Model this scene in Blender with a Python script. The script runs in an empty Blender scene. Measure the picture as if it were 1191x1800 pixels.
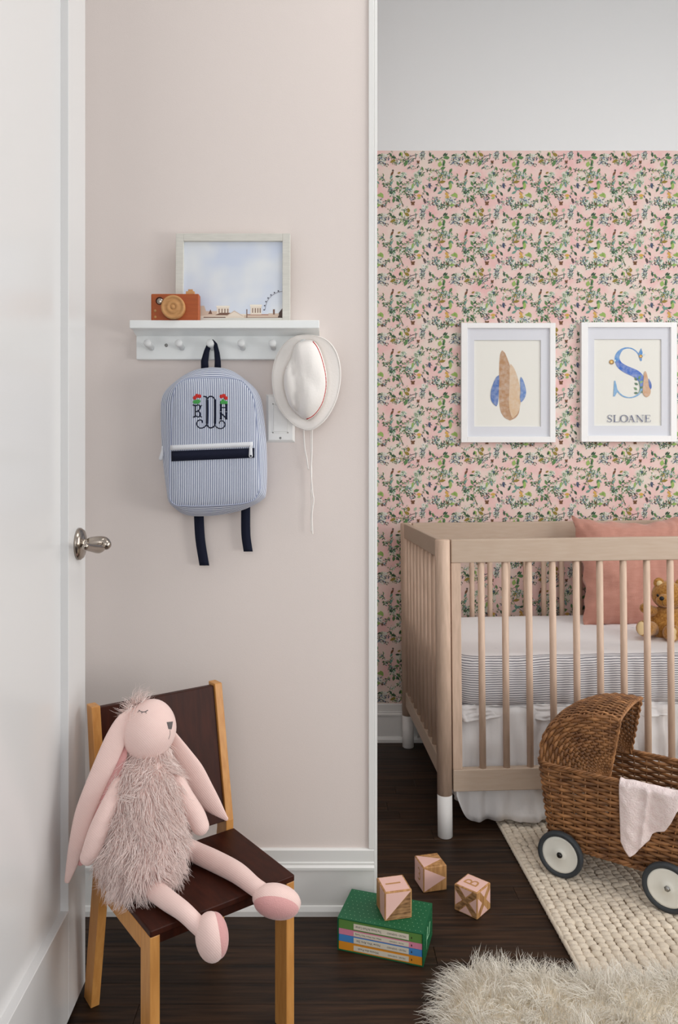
import bpy, math, random
import numpy as np
from mathutils import Vector, Matrix, noise
from mathutils.bvhtree import BVHTree

random.seed(7)
np.random.seed(7)
S = bpy.context.scene
COL = S.collection

# ------------------------------------------------------------------ camera
F, CX, HY, CH = 1296.0, 565.0, 830.0, 1.07      # focal length and principal point in photo pixels, eye height in metres
cam_d = bpy.data.cameras.new('camera')
cam = bpy.data.objects.new('camera', cam_d)
COL.objects.link(cam)
cam.location = (0, 0, CH)
cam.rotation_euler = (math.pi / 2, 0, 0)
cam_d.sensor_fit = 'VERTICAL'
cam_d.sensor_height = 36.0
cam_d.lens = 36.0 * F / 1800.0
cam_d.shift_x = (595.5 - CX) / 1800.0
cam_d.shift_y = (HY - 900.0) / 1800.0
cam_d.clip_start = 0.02
S.camera = cam

# ------------------------------------------------------------------ light
S.view_settings.view_transform = 'Standard'
S.view_settings.look = 'None'
S.view_settings.gamma = 1.0
S.view_settings.use_curve_mapping = False
S.view_settings.exposure = -0.22
W = bpy.data.worlds.new('daylight')
S.world = W
W.use_nodes = True
W.node_tree.nodes['Background'].inputs[0].default_value = (0.98, 0.985, 1.0, 1)
W.node_tree.nodes['Background'].inputs[1].default_value = 0.9


def area(name, loc, target, sx, sy, power, col=(1, 1, 1)):
    d = bpy.data.lights.new(name, 'AREA')
    d.shape = 'RECTANGLE'
    d.size, d.size_y, d.energy, d.color = sx, sy, power, col
    o = bpy.data.objects.new(name, d)
    COL.objects.link(o)
    o.location = loc
    o.rotation_euler = (Vector(target) - Vector(loc)).to_track_quat('-Z', 'Y').to_euler()
    return o


area('window_daylight', (2.72, 1.35, 1.75), (0.4, 1.7, 0.6), 1.3, 1.7, 34, (1.0, 0.985, 0.96))
area('overhead_fill_glow', (0.85, 1.15, 2.93), (0.85, 1.15, 0), 0.9, 0.9, 14, (1.0, 0.98, 0.955))  # soft overhead fill added to brighten the tops of things
area('frontal_fill_light', (0.0, -1.9, 1.75), (0.15, 2.0, 1.45), 1.3, 1.3, 15, (1.0, 0.99, 0.975))  # added frontal fill behind the camera; no window is built there
area('low_window_daylight', (2.72, 0.0, 0.78), (0.6, 1.5, 0.1), 1.0, 0.8, 34, (1.0, 0.985, 0.96))
S.cycles.diffuse_bounces = 18
S.cycles.max_bounces = 20

# ------------------------------------------------------------------ colours and materials


def lin(c):
    return tuple((v / 255 / 12.92) if v / 255 <= 0.04045 else ((v / 255 + 0.055) / 1.055) ** 2.4 for v in c[:3]) + (1,)


def node(nt, t, **kw):
    n = nt.nodes.new(t)
    for k, v in kw.items():
        setattr(n, k, v)
    return n


def mat(name, col, rough=0.55, spec=0.4, bump=0.0, bscale=200.0, vary=0.0, vscale=6.0, stretch=(1, 1, 1), col2=None,
        sheen=0.0, metal=0.0, island=0.0, objrand=0.0, coat=0.0, sss=0.0, detail=3.0, bstretch=(1, 1, 1), coord='Object'):
    """Principled material; noise blends col towards col2 (or a darker col), optional fine relief."""
    m = bpy.data.materials.new(name)
    m.use_nodes = True
    nt = m.node_tree
    b = nt.nodes['Principled BSDF']
    b.inputs['Roughness'].default_value = rough
    b.inputs['Specular IOR Level'].default_value = spec
    b.inputs['Metallic'].default_value = metal
    b.inputs['Sheen Weight'].default_value = sheen
    b.inputs['Coat Weight'].default_value = coat
    if sss:
        b.inputs['Subsurface Weight'].default_value = sss
        b.inputs['Subsurface Scale'].default_value = 0.01
    c = lin(col)
    b.inputs['Base Color'].default_value = c
    tc = node(nt, 'ShaderNodeTexCoord')
    out = None
    if vary > 0:
        mp = node(nt, 'ShaderNodeMapping')
        mp.inputs['Scale'].default_value = stretch
        nt.links.new(tc.outputs[coord], mp.inputs[0])
        vec = mp.outputs[0]
        if objrand:
            oi = node(nt, 'ShaderNodeObjectInfo')
            ml = node(nt, 'ShaderNodeMath', operation='MULTIPLY')
            ml.inputs[1].default_value = 37.0
            nt.links.new(oi.outputs['Random'], ml.inputs[0])
            ad = node(nt, 'ShaderNodeVectorMath', operation='ADD')
            nt.links.new(vec, ad.inputs[0])
            nt.links.new(ml.outputs[0], ad.inputs[1])
            vec = ad.outputs[0]
        nz = node(nt, 'ShaderNodeTexNoise')
        nz.inputs['Scale'].default_value = vscale
        nz.inputs['Detail'].default_value = detail
        nt.links.new(vec, nz.inputs['Vector'])
        rp = node(nt, 'ShaderNodeMapRange')
        rp.inputs[1].default_value, rp.inputs[2].default_value = 0.3, 0.7
        rp.inputs[3].default_value, rp.inputs[4].default_value = 0.0, vary
        nt.links.new(nz.outputs['Fac'], rp.inputs[0])
        mx = node(nt, 'ShaderNodeMix', data_type='RGBA')
        mx.inputs[6].default_value = c
        mx.inputs[7].default_value = lin(col2) if col2 else tuple(v * 0.45 for v in c[:3]) + (1,)
        nt.links.new(rp.outputs[0], mx.inputs[0])
        out = mx.outputs[2]
    if island or objrand:
        if island:
            gi = node(nt, 'ShaderNodeNewGeometry')
            r = gi.outputs['Random Per Island']
        else:
            oi2 = node(nt, 'ShaderNodeObjectInfo')
            r = oi2.outputs['Random']
        k = island or objrand
        mr = node(nt, 'ShaderNodeMapRange')
        mr.inputs[3].default_value, mr.inputs[4].default_value = 1 - k, 1 + k * 0.6
        nt.links.new(r, mr.inputs[0])
        hv = node(nt, 'ShaderNodeHueSaturation')
        nt.links.new(mr.outputs[0], hv.inputs['Value'])
        if out is None:
            hv.inputs['Color'].default_value = c
        else:
            nt.links.new(out, hv.inputs['Color'])
        out = hv.outputs[0]
    if out is not None:
        nt.links.new(out, b.inputs['Base Color'])
    if bump > 0:
        mp2 = node(nt, 'ShaderNodeMapping')
        mp2.inputs['Scale'].default_value = bstretch
        nt.links.new(tc.outputs[coord], mp2.inputs[0])
        nb = node(nt, 'ShaderNodeTexNoise')
        nb.inputs['Scale'].default_value = bscale
        nb.inputs['Detail'].default_value = 2.0
        nt.links.new(mp2.outputs[0], nb.inputs['Vector'])
        bp = node(nt, 'ShaderNodeBump')
        bp.inputs['Strength'].default_value = min(1.0, bump)
        bp.inputs['Distance'].default_value = 0.002
        nt.links.new(nb.outputs['Fac'], bp.inputs['Height'])
        nt.links.new(bp.outputs[0], b.inputs['Normal'])
    return m


def stripe_mat(name, c1, c2, pitch, duty=0.5, attr='stripe', rough=0.8, soft=0.12, bump=0.0, wob=0.0):
    """Printed or woven stripes along a per-vertex distance stored in metres."""
    m = bpy.data.materials.new(name)
    m.use_nodes = True
    nt = m.node_tree
    b = nt.nodes['Principled BSDF']
    b.inputs['Roughness'].default_value = rough
    b.inputs['Specular IOR Level'].default_value = 0.2
    at = node(nt, 'ShaderNodeAttribute', attribute_name=attr)
    src = at.outputs['Fac']
    if wob:
        tc = node(nt, 'ShaderNodeTexCoord')
        nz = node(nt, 'ShaderNodeTexNoise')
        nz.inputs['Scale'].default_value = 30
        nt.links.new(tc.outputs['Object'], nz.inputs['Vector'])
        ma = node(nt, 'ShaderNodeMath', operation='MULTIPLY_ADD')
        ma.inputs[1].default_value = wob
        nt.links.new(nz.outputs['Fac'], ma.inputs[0])
        nt.links.new(src, ma.inputs[2])
        src = ma.outputs[0]
    d = node(nt, 'ShaderNodeMath', operation='DIVIDE')
    d.inputs[1].default_value = pitch
    nt.links.new(src, d.inputs[0])
    p = node(nt, 'ShaderNodeMath', operation='PINGPONG')
    p.inputs[1].default_value = 0.5
    nt.links.new(d.outputs[0], p.inputs[0])
    r = node(nt, 'ShaderNodeMapRange')
    r.inputs[1].default_value, r.inputs[2].default_value = 0.5 * duty - soft, 0.5 * duty + soft
    nt.links.new(p.outputs[0], r.inputs[0])
    mx = node(nt, 'ShaderNodeMix', data_type='RGBA')
    mx.inputs[6].default_value = lin(c1)
    mx.inputs[7].default_value = lin(c2)
    nt.links.new(r.outputs[0], mx.inputs[0])
    nt.links.new(mx.outputs[2], b.inputs['Base Color'])
    if bump:
        bp = node(nt, 'ShaderNodeBump')
        bp.inputs['Strength'].default_value = bump
        bp.inputs['Distance'].default_value = 0.001
        nt.links.new(p.outputs[0], bp.inputs['Height'])
        nt.links.new(bp.outputs[0], b.inputs['Normal'])
    return m


def attr_mat(name, rough=0.8, wash=0.0):
    """Flat print: colour read from the mesh's own colour attribute."""
    m = bpy.data.materials.new(name)
    m.use_nodes = True
    nt = m.node_tree
    b = nt.nodes['Principled BSDF']
    b.inputs['Roughness'].default_value = rough
    b.inputs['Specular IOR Level'].default_value = 0.15
    at = node(nt, 'ShaderNodeAttribute', attribute_name='ink')
    out = at.outputs['Color']
    if wash:
        tc = node(nt, 'ShaderNodeTexCoord')
        nz = node(nt, 'ShaderNodeTexNoise')
        nz.inputs['Scale'].default_value = 70
        nz.inputs['Detail'].default_value = 4
        nt.links.new(tc.outputs['Object'], nz.inputs['Vector'])
        mr = node(nt, 'ShaderNodeMapRange')
        mr.inputs[1].default_value, mr.inputs[2].default_value = 0.35, 0.7
        mr.inputs[3].default_value, mr.inputs[4].default_value = 0.0, wash
        nt.links.new(nz.outputs['Fac'], mr.inputs[0])
        mx = node(nt, 'ShaderNodeMix', data_type='RGBA')
        mx.inputs[7].default_value = (0.8, 0.8, 0.78, 1)
        nt.links.new(mr.outputs[0], mx.inputs[0])
        nt.links.new(out, mx.inputs[6])
        out = mx.outputs[2]
    nt.links.new(out, b.inputs['Base Color'])
    return m


def knit_mat(name, col, pitch=0.0026, col2=None):
    m = mat(name, col, rough=0.9, spec=0.1, sheen=0.35, vary=0.25, vscale=40, col2=col2)
    nt = m.node_tree
    b = nt.nodes['Principled BSDF']
    tc = node(nt, 'ShaderNodeTexCoord')
    wv = node(nt, 'ShaderNodeTexWave', wave_type='BANDS', bands_direction='DIAGONAL')
    wv.inputs['Scale'].default_value = 0.32 / pitch
    wv.inputs['Distortion'].default_value = 1.5
    wv.inputs['Detail Scale'].default_value = 60
    nt.links.new(tc.outputs['Object'], wv.inputs['Vector'])
    bp = node(nt, 'ShaderNodeBump')
    bp.inputs['Strength'].default_value = 0.35
    bp.inputs['Distance'].default_value = 0.001
    nt.links.new(wv.outputs['Fac'], bp.inputs['Height'])
    nt.links.new(bp.outputs[0], b.inputs['Normal'])
    return m


def fur_mat(name, col, island):
    """Hair: light passes through the strands as well as off them."""
    m = mat(name, col, 0.55, 0.3, island=island)
    nt = m.node_tree
    b = nt.nodes['Principled BSDF']
    src = b.inputs['Base Color'].links[0].from_socket
    t = node(nt, 'ShaderNodeBsdfTranslucent')
    nt.links.new(src, t.inputs[0])
    mx = node(nt, 'ShaderNodeMixShader')
    mx.inputs[0].default_value = 0.12
    nt.links.new(b.outputs[0], mx.inputs[1])
    nt.links.new(t.outputs[0], mx.inputs[2])
    nt.links.new(mx.outputs[0], nt.nodes['Material Output'].inputs[0])
    return m


def glass_mat(name):
    m = bpy.data.materials.new(name)
    m.use_nodes = True
    nt = m.node_tree
    nt.nodes.clear()
    o = node(nt, 'ShaderNodeOutputMaterial')
    t = node(nt, 'ShaderNodeBsdfTransparent')
    g = node(nt, 'ShaderNodeBsdfGlossy')
    g.inputs['Roughness'].default_value = 0.02
    mx = node(nt, 'ShaderNodeMixShader')
    mx.inputs[0].default_value = 0.035
    nt.links.new(t.outputs[0], mx.inputs[1])
    nt.links.new(g.outputs[0], mx.inputs[2])
    nt.links.new(mx.outputs[0], o.inputs[0])
    return m


M = {}
M['pink_paint'] = mat('pale_pink_paint', (226, 216, 211), 0.7, 0.25, bump=0.08, bscale=500)
M['white_paint'] = mat('white_paint', (227, 228, 229), 0.75, 0.2, bump=0.05, bscale=500)
M['trim'] = mat('white_gloss_trim', (228, 228, 226), 0.3, 0.5)
M['door'] = mat('white_gloss_door', (222, 222, 222), 0.22, 0.5)
M['floor_under'] = mat('floor_gap', (30, 20, 14), 0.9)
M['plank'] = mat('dark_walnut_plank', (68, 46, 30), 0.5, 0.3, vary=1.0, vscale=11, stretch=(0.5, 9, 9), col2=(18, 11, 7), objrand=0.3,
                 detail=7, bump=0.15, bscale=60, bstretch=(0.6, 14, 14))
M['maple'] = mat('washed_maple', (192, 173, 155), 0.5, 0.3, vary=0.55, vscale=14, stretch=(1.2, 9, 9), col2=(180, 156, 136), detail=5)
M['maple_v'] = mat('washed_maple_upright', (214, 187, 167), 0.5, 0.3, vary=0.55, vscale=14, stretch=(9, 9, 1.2), col2=(178, 152, 131), detail=5)
M['foot_white'] = mat('white_foot_paint', (226, 224, 222), 0.45)
M['honey'] = mat('honey_oak', (205, 148, 82), 0.38, 0.4, vary=0.6, vscale=16, stretch=(9, 9, 1.1), col2=(178, 116, 54), detail=5)
M['walnut'] = mat('dark_brown_wood', (64, 27, 15), 0.45, 0.18, vary=0.8, vscale=12, stretch=(9, 2.0, 1.2), col2=(42, 17, 10), detail=5)
M['shelf'] = mat('white_shelf_paint', (238, 241, 241), 0.45, 0.35)
M['peg'] = mat('white_peg_paint', (224, 226, 226), 0.5)
M['navy'] = mat('navy_webbing', (24, 28, 46), 0.85, 0.2, bump=0.4, bscale=900)
M['nylon'] = mat('white_zipper', (228, 230, 236), 0.6, bump=0.5, bscale=1500)
M['cotton'] = mat('white_cotton', (238, 234, 230), 0.9, 0.1, sheen=0.2, bump=0.25, bscale=180)
M['red'] = mat('red_thread', (190, 40, 34), 0.7)
M['green_thread'] = mat('green_thread', (64, 150, 72), 0.7)
M['plastic'] = mat('white_switch_plastic', (236, 236, 234), 0.3, 0.5)
M['nickel'] = mat('brushed_nickel', (170, 160, 150), 0.22, 0.5, metal=1.0)
M['screw'] = mat('steel_screw', (150, 150, 148), 0.35, metal=1.0)
M['frame_grey'] = mat('pale_greige_frame', (214, 212, 204), 0.5, vary=0.2, vscale=30, stretch=(1, 8, 8))
M['frame_white'] = mat('white_frame', (240, 240, 240), 0.4)
M['mat_board'] = mat('mat_board', (220, 222, 229), 0.85, 0.1)
M['paper'] = mat('cream_paper', (234, 233, 226), 0.85, 0.1)
M['ink'] = attr_mat('printed_ink')
M['wash'] = attr_mat('watercolour_wash', wash=0.3)
M['glass'] = glass_mat('picture_glass')
M['toy_brown'] = mat('stained_orange_wood', (172, 84, 32), 0.45, vary=0.5, vscale=18, stretch=(1.2, 6, 8), col2=(146, 66, 24))
M['toy_tan'] = mat('natural_beech', (200, 150, 96), 0.5, vary=0.5, vscale=20, stretch=(2, 2, 8), col2=(172, 118, 68))
M['sheet'] = stripe_mat('striped_sheet', (112, 112, 122), (240, 239, 241), 0.0068, 0.42, wob=0.004, soft=0.16)
M['seersucker'] = stripe_mat('seersucker', (72, 84, 122), (228, 233, 243), 0.0043, 0.45, soft=0.12, bump=0.4)
M['skirt'] = mat('white_skirt_voile', (228, 226, 226), 0.9, 0.1, bump=0.2, bscale=120)
M['rose'] = mat('dusty_rose_linen', (196, 144, 129), 0.92, 0.1, sheen=0.3, vary=0.4, vscale=30, stretch=(1, 1, 6), col2=(182, 126, 110), bump=0.6, bscale=420)
M['bear'] = mat('curly_tan_plush', (196, 146, 76), 0.95, 0.05, sheen=0.4, vary=0.9, vscale=150, col2=(142, 92, 40), bump=1.0, bscale=190)
M['bear_pad'] = mat('cream_felt', (222, 196, 150), 0.95, 0.05, bump=0.3, bscale=300)
M['black'] = mat('black_bead', (22, 18, 18), 0.25)
M['knit'] = knit_mat('pale_pink_knit', (242, 212, 205), col2=(233, 198, 191))
M['knit_dark'] = mat('rose_velour', (214, 160, 158), 0.95, 0.05, sheen=0.4, bump=0.5, bscale=500)
M['fur_pink'] = fur_mat('pale_pink_fur', (255, 240, 235), 0.13)
M['fur_core'] = mat('pink_fur_backing', (250, 228, 222), 0.95, 0.05)
M['grey_thread'] = mat('grey_thread', (98, 92, 92), 0.8)
M['wool'] = fur_mat('cream_sheepskin', (255, 251, 242), 0.06)
M['hide'] = mat('cream_hide', (253, 245, 230), 0.95, 0.05)
M['rug'] = mat('ivory_wool_braid', (226, 214, 196), 0.95, 0.05, sheen=0.2, vary=0.35, vscale=60, col2=(204, 188, 166), island=0.06, bump=0.5, bscale=350)
M['rug_under'] = mat('rug_backing', (200, 184, 160), 0.95, 0.05)
M['wicker'] = mat('brown_wicker', (172, 122, 78), 0.42, 0.4, vary=0.9, vscale=34, col2=(98, 62, 38), island=0.25, detail=4)
M['wicker_dark'] = mat('dark_wicker_board', (84, 48, 26), 0.6)
M['tyre'] = mat('dark_grey_rubber', (58, 62, 66), 0.6, 0.3)
M['rim_white'] = mat('white_wheel_disc', (232, 232, 224), 0.35)
M['muslin'] = mat('pale_pink_muslin', (246, 232, 230), 0.95, 0.05, sheen=0.2, vary=0.5, vscale=110, col2=(236, 212, 212), bump=1.0, bscale=260)
M['case_green'] = mat('green_slipcase', (16, 94, 58), 0.45)
M['case_dot'] = mat('pale_green_dot', (140, 190, 150), 0.5)
M['page'] = mat('book_pages', (226, 218, 200), 0.9)
M['pine'] = mat('natural_pine', (206, 158, 104), 0.5, vary=1.0, vscale=13, stretch=(9, 9, 1.2), col2=(150, 104, 60), detail=2)
M['pine_dark'] = mat('brown_pine_grain', (180, 138, 96), 0.5, vary=1.0, vscale=45, stretch=(1.0, 1.0, 4.5), col2=(108, 76, 48), detail=1)
M['block_pink'] = mat('pink_block_paint', (232, 190, 180), 0.5)

# ------------------------------------------------------------------ building helpers
WM = {}


def wm(o):
    return WM.get(o.name, Matrix.Identity(4)) if o else Matrix.Identity(4)


def tag(o, label=None, cat=None, group=None, kind=None):
    if label: o['label'] = label
    if cat: o['category'] = cat
    if group: o['group'] = group
    if kind: o['kind'] = kind
    return o


def thing(name, label, cat, loc, rz=0.0, group=None, rot=None):
    o = bpy.data.objects.new(name, None)
    COL.objects.link(o)
    o.empty_display_size = 0.05
    m = Matrix.Translation(loc) @ (rot if rot is not None else Matrix.Rotation(rz, 4, 'Z'))
    o.matrix_world = m
    WM[o.name] = m
    return tag(o, label, cat, group)


def ray(x, y):
    """Direction of a photo pixel."""
    return Vector(((x - CX) / F, 1.0, -(y - HY) / F))


def P(x, y, Y):
    """Point of a photo pixel at a known distance."""
    d = ray(x, y)
    return Vector((d.x * Y, Y, CH + d.z * Y))


def PZ(x, y, z):
    """Point of a photo pixel on the level plane z."""
    d = ray(x, y)
    return P(x, y, (z - CH) / d.z)


def catmull(pts, n):
    """Smooth path through points (each any-length tuple), n steps per span."""
    a = np.array(pts, float)
    if len(a) < 3:
        return [a[0] + (a[-1] - a[0]) * t for t in np.linspace(0, 1, n + 1)]
    ext = np.vstack([2 * a[0] - a[1], a, 2 * a[-1] - a[-2]])
    out = []
    for i in range(1, len(ext) - 2):
        p0, p1, p2, p3 = ext[i - 1:i + 3]
        for k in range(n):
            t = k / n
            out.append(0.5 * (2 * p1 + (p2 - p0) * t + (2 * p0 - 5 * p1 + 4 * p2 - p3) * t * t + (3 * p1 - p0 - 3 * p2 + p3) * t ** 3))
    out.append(a[-1])
    return out


class MB:
    def __init__(s, mtx=None):
        s.v, s.f, s.mi, s.sm, s.at, s.ink = [], [], [], [], [], []
        s.M = mtx or Matrix.Identity(4)
        s.cur = 0
        s.smooth = True

    def add(s, vs, fs, at=None, ink=None, smooth=None):
        b = len(s.v)
        for v in vs:
            s.v.append(tuple(s.M @ Vector(v)))
        for f in fs:
            s.f.append(tuple(i + b for i in f))
            s.mi.append(s.cur)
            s.sm.append(s.smooth if smooth is None else smooth)
        s.at += list(at) if at is not None else [0.0] * len(vs)
        s.ink += [ink] * len(vs)
        return s

    def box(s, c, d, R=None, ink=None):
        x, y, z = d[0] / 2, d[1] / 2, d[2] / 2
        R = R or Matrix.Identity(3)
        vs = [Vector(c) + R @ Vector((a * x, b * y, e * z)) for a in (-1, 1) for b in (-1, 1) for e in (-1, 1)]
        return s.add(vs, [(0, 1, 3, 2), (4, 6, 7, 5), (0, 4, 5, 1), (2, 3, 7, 6), (0, 2, 6, 4), (1, 5, 7, 3)], smooth=False, ink=ink)

    def span(s, x0, x1, y0, y1, z0, z1):
        return s.box(((x0 + x1) / 2, (y0 + y1) / 2, (z0 + z1) / 2), (x1 - x0, y1 - y0, z1 - z0))

    def hexa(s, bottom, top):
        """Solid between two quads (four points each, same order)."""
        vs = list(bottom) + list(top)
        return s.add(vs, [(3, 2, 1, 0), (4, 5, 6, 7), (0, 1, 5, 4), (1, 2, 6, 5), (2, 3, 7, 6), (3, 0, 4, 7)], smooth=False)

    def prism(s, poly, off, ink=None):
        """Polygon swept by a vector."""
        n = len(poly)
        off = Vector(off)
        vs = [Vector(p) for p in poly] + [Vector(p) + off for p in poly]
        fs = [tuple(range(n - 1, -1, -1)), tuple(range(n, 2 * n))] + [(i, (i + 1) % n, n + (i + 1) % n, n + i) for i in range(n)]
        return s.add(vs, fs, smooth=False, ink=ink)

    def rings(s, rings, close=True, cap0=True, cap1=True, at=None):
        n = len(rings[0])
        vs = [p for r in rings for p in r]
        fs = []
        for i in range(len(rings) - 1):
            for j in range(n if close else n - 1):
                a, b = i * n + j, i * n + (j + 1) % n
                fs.append((a, b, b + n, a + n))
        if cap0: fs.append(tuple(range(n - 1, -1, -1)))
        if cap1: fs.append(tuple(range((len(rings) - 1) * n, len(rings) * n)))
        return s.add(vs, fs, at=at)

    def tube(s, pts, rad, sides=8, flat=1.0, view=None, round_ends=False, closed=False):
        """Tube along points; rad per point or one; flat squashes it along the view axis."""
        pts = [Vector(p[:3]) for p in pts]
        n = len(pts)
        rad = [rad] * n if isinstance(rad, (int, float)) else list(rad)
        if round_ends:
            t0 = (pts[0] - pts[1]).normalized()
            t1 = (pts[-1] - pts[-2]).normalized()
            k = (0.35, 0.7, 0.92, 0.995)
            h0, h1 = [], []
            for q in k:
                h0.append((pts[0] + t0 * rad[0] * q, rad[0] * math.sqrt(1 - q * q)))
                h1.append((pts[-1] + t1 * rad[-1] * q, rad[-1] * math.sqrt(1 - q * q)))
            pts = [p for p, _ in reversed(h0)] + pts + [p for p, _ in h1]
            rad = [r for _, r in reversed(h0)] + rad + [r for _, r in h1]
            n = len(pts)
        rs = []
        ref = Vector(view) if view is not None else None
        prev = None
        for i in range(n):
            if closed:
                t = pts[(i + 1) % n] - pts[i - 1]
            else:
                t = pts[min(i + 1, n - 1)] - pts[max(i - 1, 0)]
            t = t.normalized() if t.length > 1e-9 else Vector((0, 0, 1))
            if ref is not None:
                a = t.cross(ref)
                if a.length < 1e-6: a = t.orthogonal()
            elif prev is None:
                a = t.orthogonal()
            else:
                a = prev - t * prev.dot(t)
                if a.length < 1e-6: a = t.orthogonal()
            a.normalize()
            prev = a
            b = t.cross(a)
            rs.append([pts[i] + a * (rad[i] * math.cos(2 * math.pi * k / sides)) + b * (rad[i] * flat * math.sin(2 * math.pi * k / sides)) for k in range(sides)])
        if closed:
            rs.append(rs[0])
        return s.rings(rs, cap0=not closed, cap1=not closed)

    def cyl(s, a, b, r0, r1=None, sides=16):
        return s.tube([a, b], [r0, r0 if r1 is None else r1], sides)

    def lathe(s, c, axis, prof, sides=24, caps=True):
        """prof: (distance along axis, radius)."""
        ax = Vector(axis).normalized()
        a = ax.orthogonal().normalized()
        b = ax.cross(a)
        rs = [[Vector(c) + ax * h + (a * math.cos(2 * math.pi * k / sides) + b * math.sin(2 * math.pi * k / sides)) * max(r, 1e-5)
               for k in range(sides)] for h, r in prof]
        return s.rings(rs, cap0=caps, cap1=caps)

    def ball(s, c, r, seg=20, rg=12, R=None):
        r = (r, r, r) if isinstance(r, (int, float)) else r
        R = R or Matrix.Identity(3)
        rs = []
        for i in range(rg + 1):
            th = math.pi * i / rg
            q = max(math.sin(th), 1e-3)
            rs.append([Vector(c) + R @ Vector((r[0] * q * math.cos(2 * math.pi * k / seg), r[1] * q * math.sin(2 * math.pi * k / seg), -r[2] * math.cos(th)))
                       for k in range(seg)])
        return s.rings(rs)

    def grid(s, fn, nu, nv, thick=None, at=None):
        vs = [fn(i / nu, j / nv) for i in range(nu + 1) for j in range(nv + 1)]
        w = nv + 1
        fs = [(i * w + j, (i + 1) * w + j, (i + 1) * w + j + 1, i * w + j + 1) for i in range(nu) for j in range(nv)]
        return s.add(vs, fs, at=at)

    def bvh(s):
        return BVHTree.FromPolygons([Vector(v) for v in s.v], s.f)

    def build(s, name, mats, parent=None, bevel=0.0, seg=2, solid=0.0, sub=0):
        inv = wm(parent).inverted()
        me = bpy.data.meshes.new(name)
        origin = Vector((0, 0, 0))
        vs = [inv @ Vector(v) for v in s.v]
        if parent is None:
            a = np.array(vs)
            lo, hi = a.min(0), a.max(0)
            origin = Vector(((lo[0] + hi[0]) / 2, (lo[1] + hi[1]) / 2, lo[2]))
            vs = [v - origin for v in vs]
        me.from_pydata(vs, [], s.f)
        for m in (mats if isinstance(mats, (list, tuple)) else [mats]):
            me.materials.append(M[m] if isinstance(m, str) else m)
        me.polygons.foreach_set('material_index', s.mi)
        me.polygons.foreach_set('use_smooth', s.sm)
        if any(s.at):
            a = me.attributes.new('stripe', 'FLOAT', 'POINT')
            a.data.foreach_set('value', s.at)
        if any(i is not None for i in s.ink):
            a = me.attributes.new('ink', 'FLOAT_COLOR', 'POINT')
            a.data.foreach_set('color', [c for i in s.ink for c in (i or (1, 1, 1, 1))])
        me.update()
        o = bpy.data.objects.new(name, me)
        COL.objects.link(o)
        if parent is not None:
            o.parent = parent
            WM[o.name] = wm(parent).copy()
        else:
            o.location = origin
            WM[o.name] = Matrix.Translation(origin)
        if solid:
            md = o.modifiers.new('thickness', 'SOLIDIFY')
            md.thickness = solid
            md.offset = 0
        if bevel:
            md = o.modifiers.new('soft_edges', 'BEVEL')
            md.width, md.segments = bevel, seg
            md.limit_method = 'ANGLE'
        if sub:
            md = o.modifiers.new('smooth', 'SUBSURF')
            md.levels = md.render_levels = sub
        return o


def part(name, m, parent, fn, **kw):
    mb = MB(kw.pop('mtx', None))
    fn(mb)
    return mb.build(name, m, parent, **kw)


def mesh_from_arrays(name, verts, faces, m, parent, smooth=True):
    """Large meshes straight from numpy arrays (faces all quads or all triangles); verts in world space."""
    inv = np.array(wm(parent).inverted())
    verts = verts @ inv[:3, :3].T + inv[:3, 3]
    k = faces.shape[1]
    me = bpy.data.meshes.new(name)
    me.vertices.add(len(verts))
    me.vertices.foreach_set('co', verts.astype(np.float32).ravel())
    me.loops.add(faces.size)
    me.loops.foreach_set('vertex_index', faces.astype(np.int32).ravel())
    me.polygons.add(len(faces))
    me.polygons.foreach_set('loop_start', np.arange(0, faces.size, k, dtype=np.int32))
    me.polygons.foreach_set('use_smooth', np.full(len(faces), smooth))
    me.materials.append(M[m])
    me.update(calc_edges=True)
    o = bpy.data.objects.new(name, me)
    COL.objects.link(o)
    o.parent = parent
    WM[o.name] = wm(parent).copy()
    return o


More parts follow.
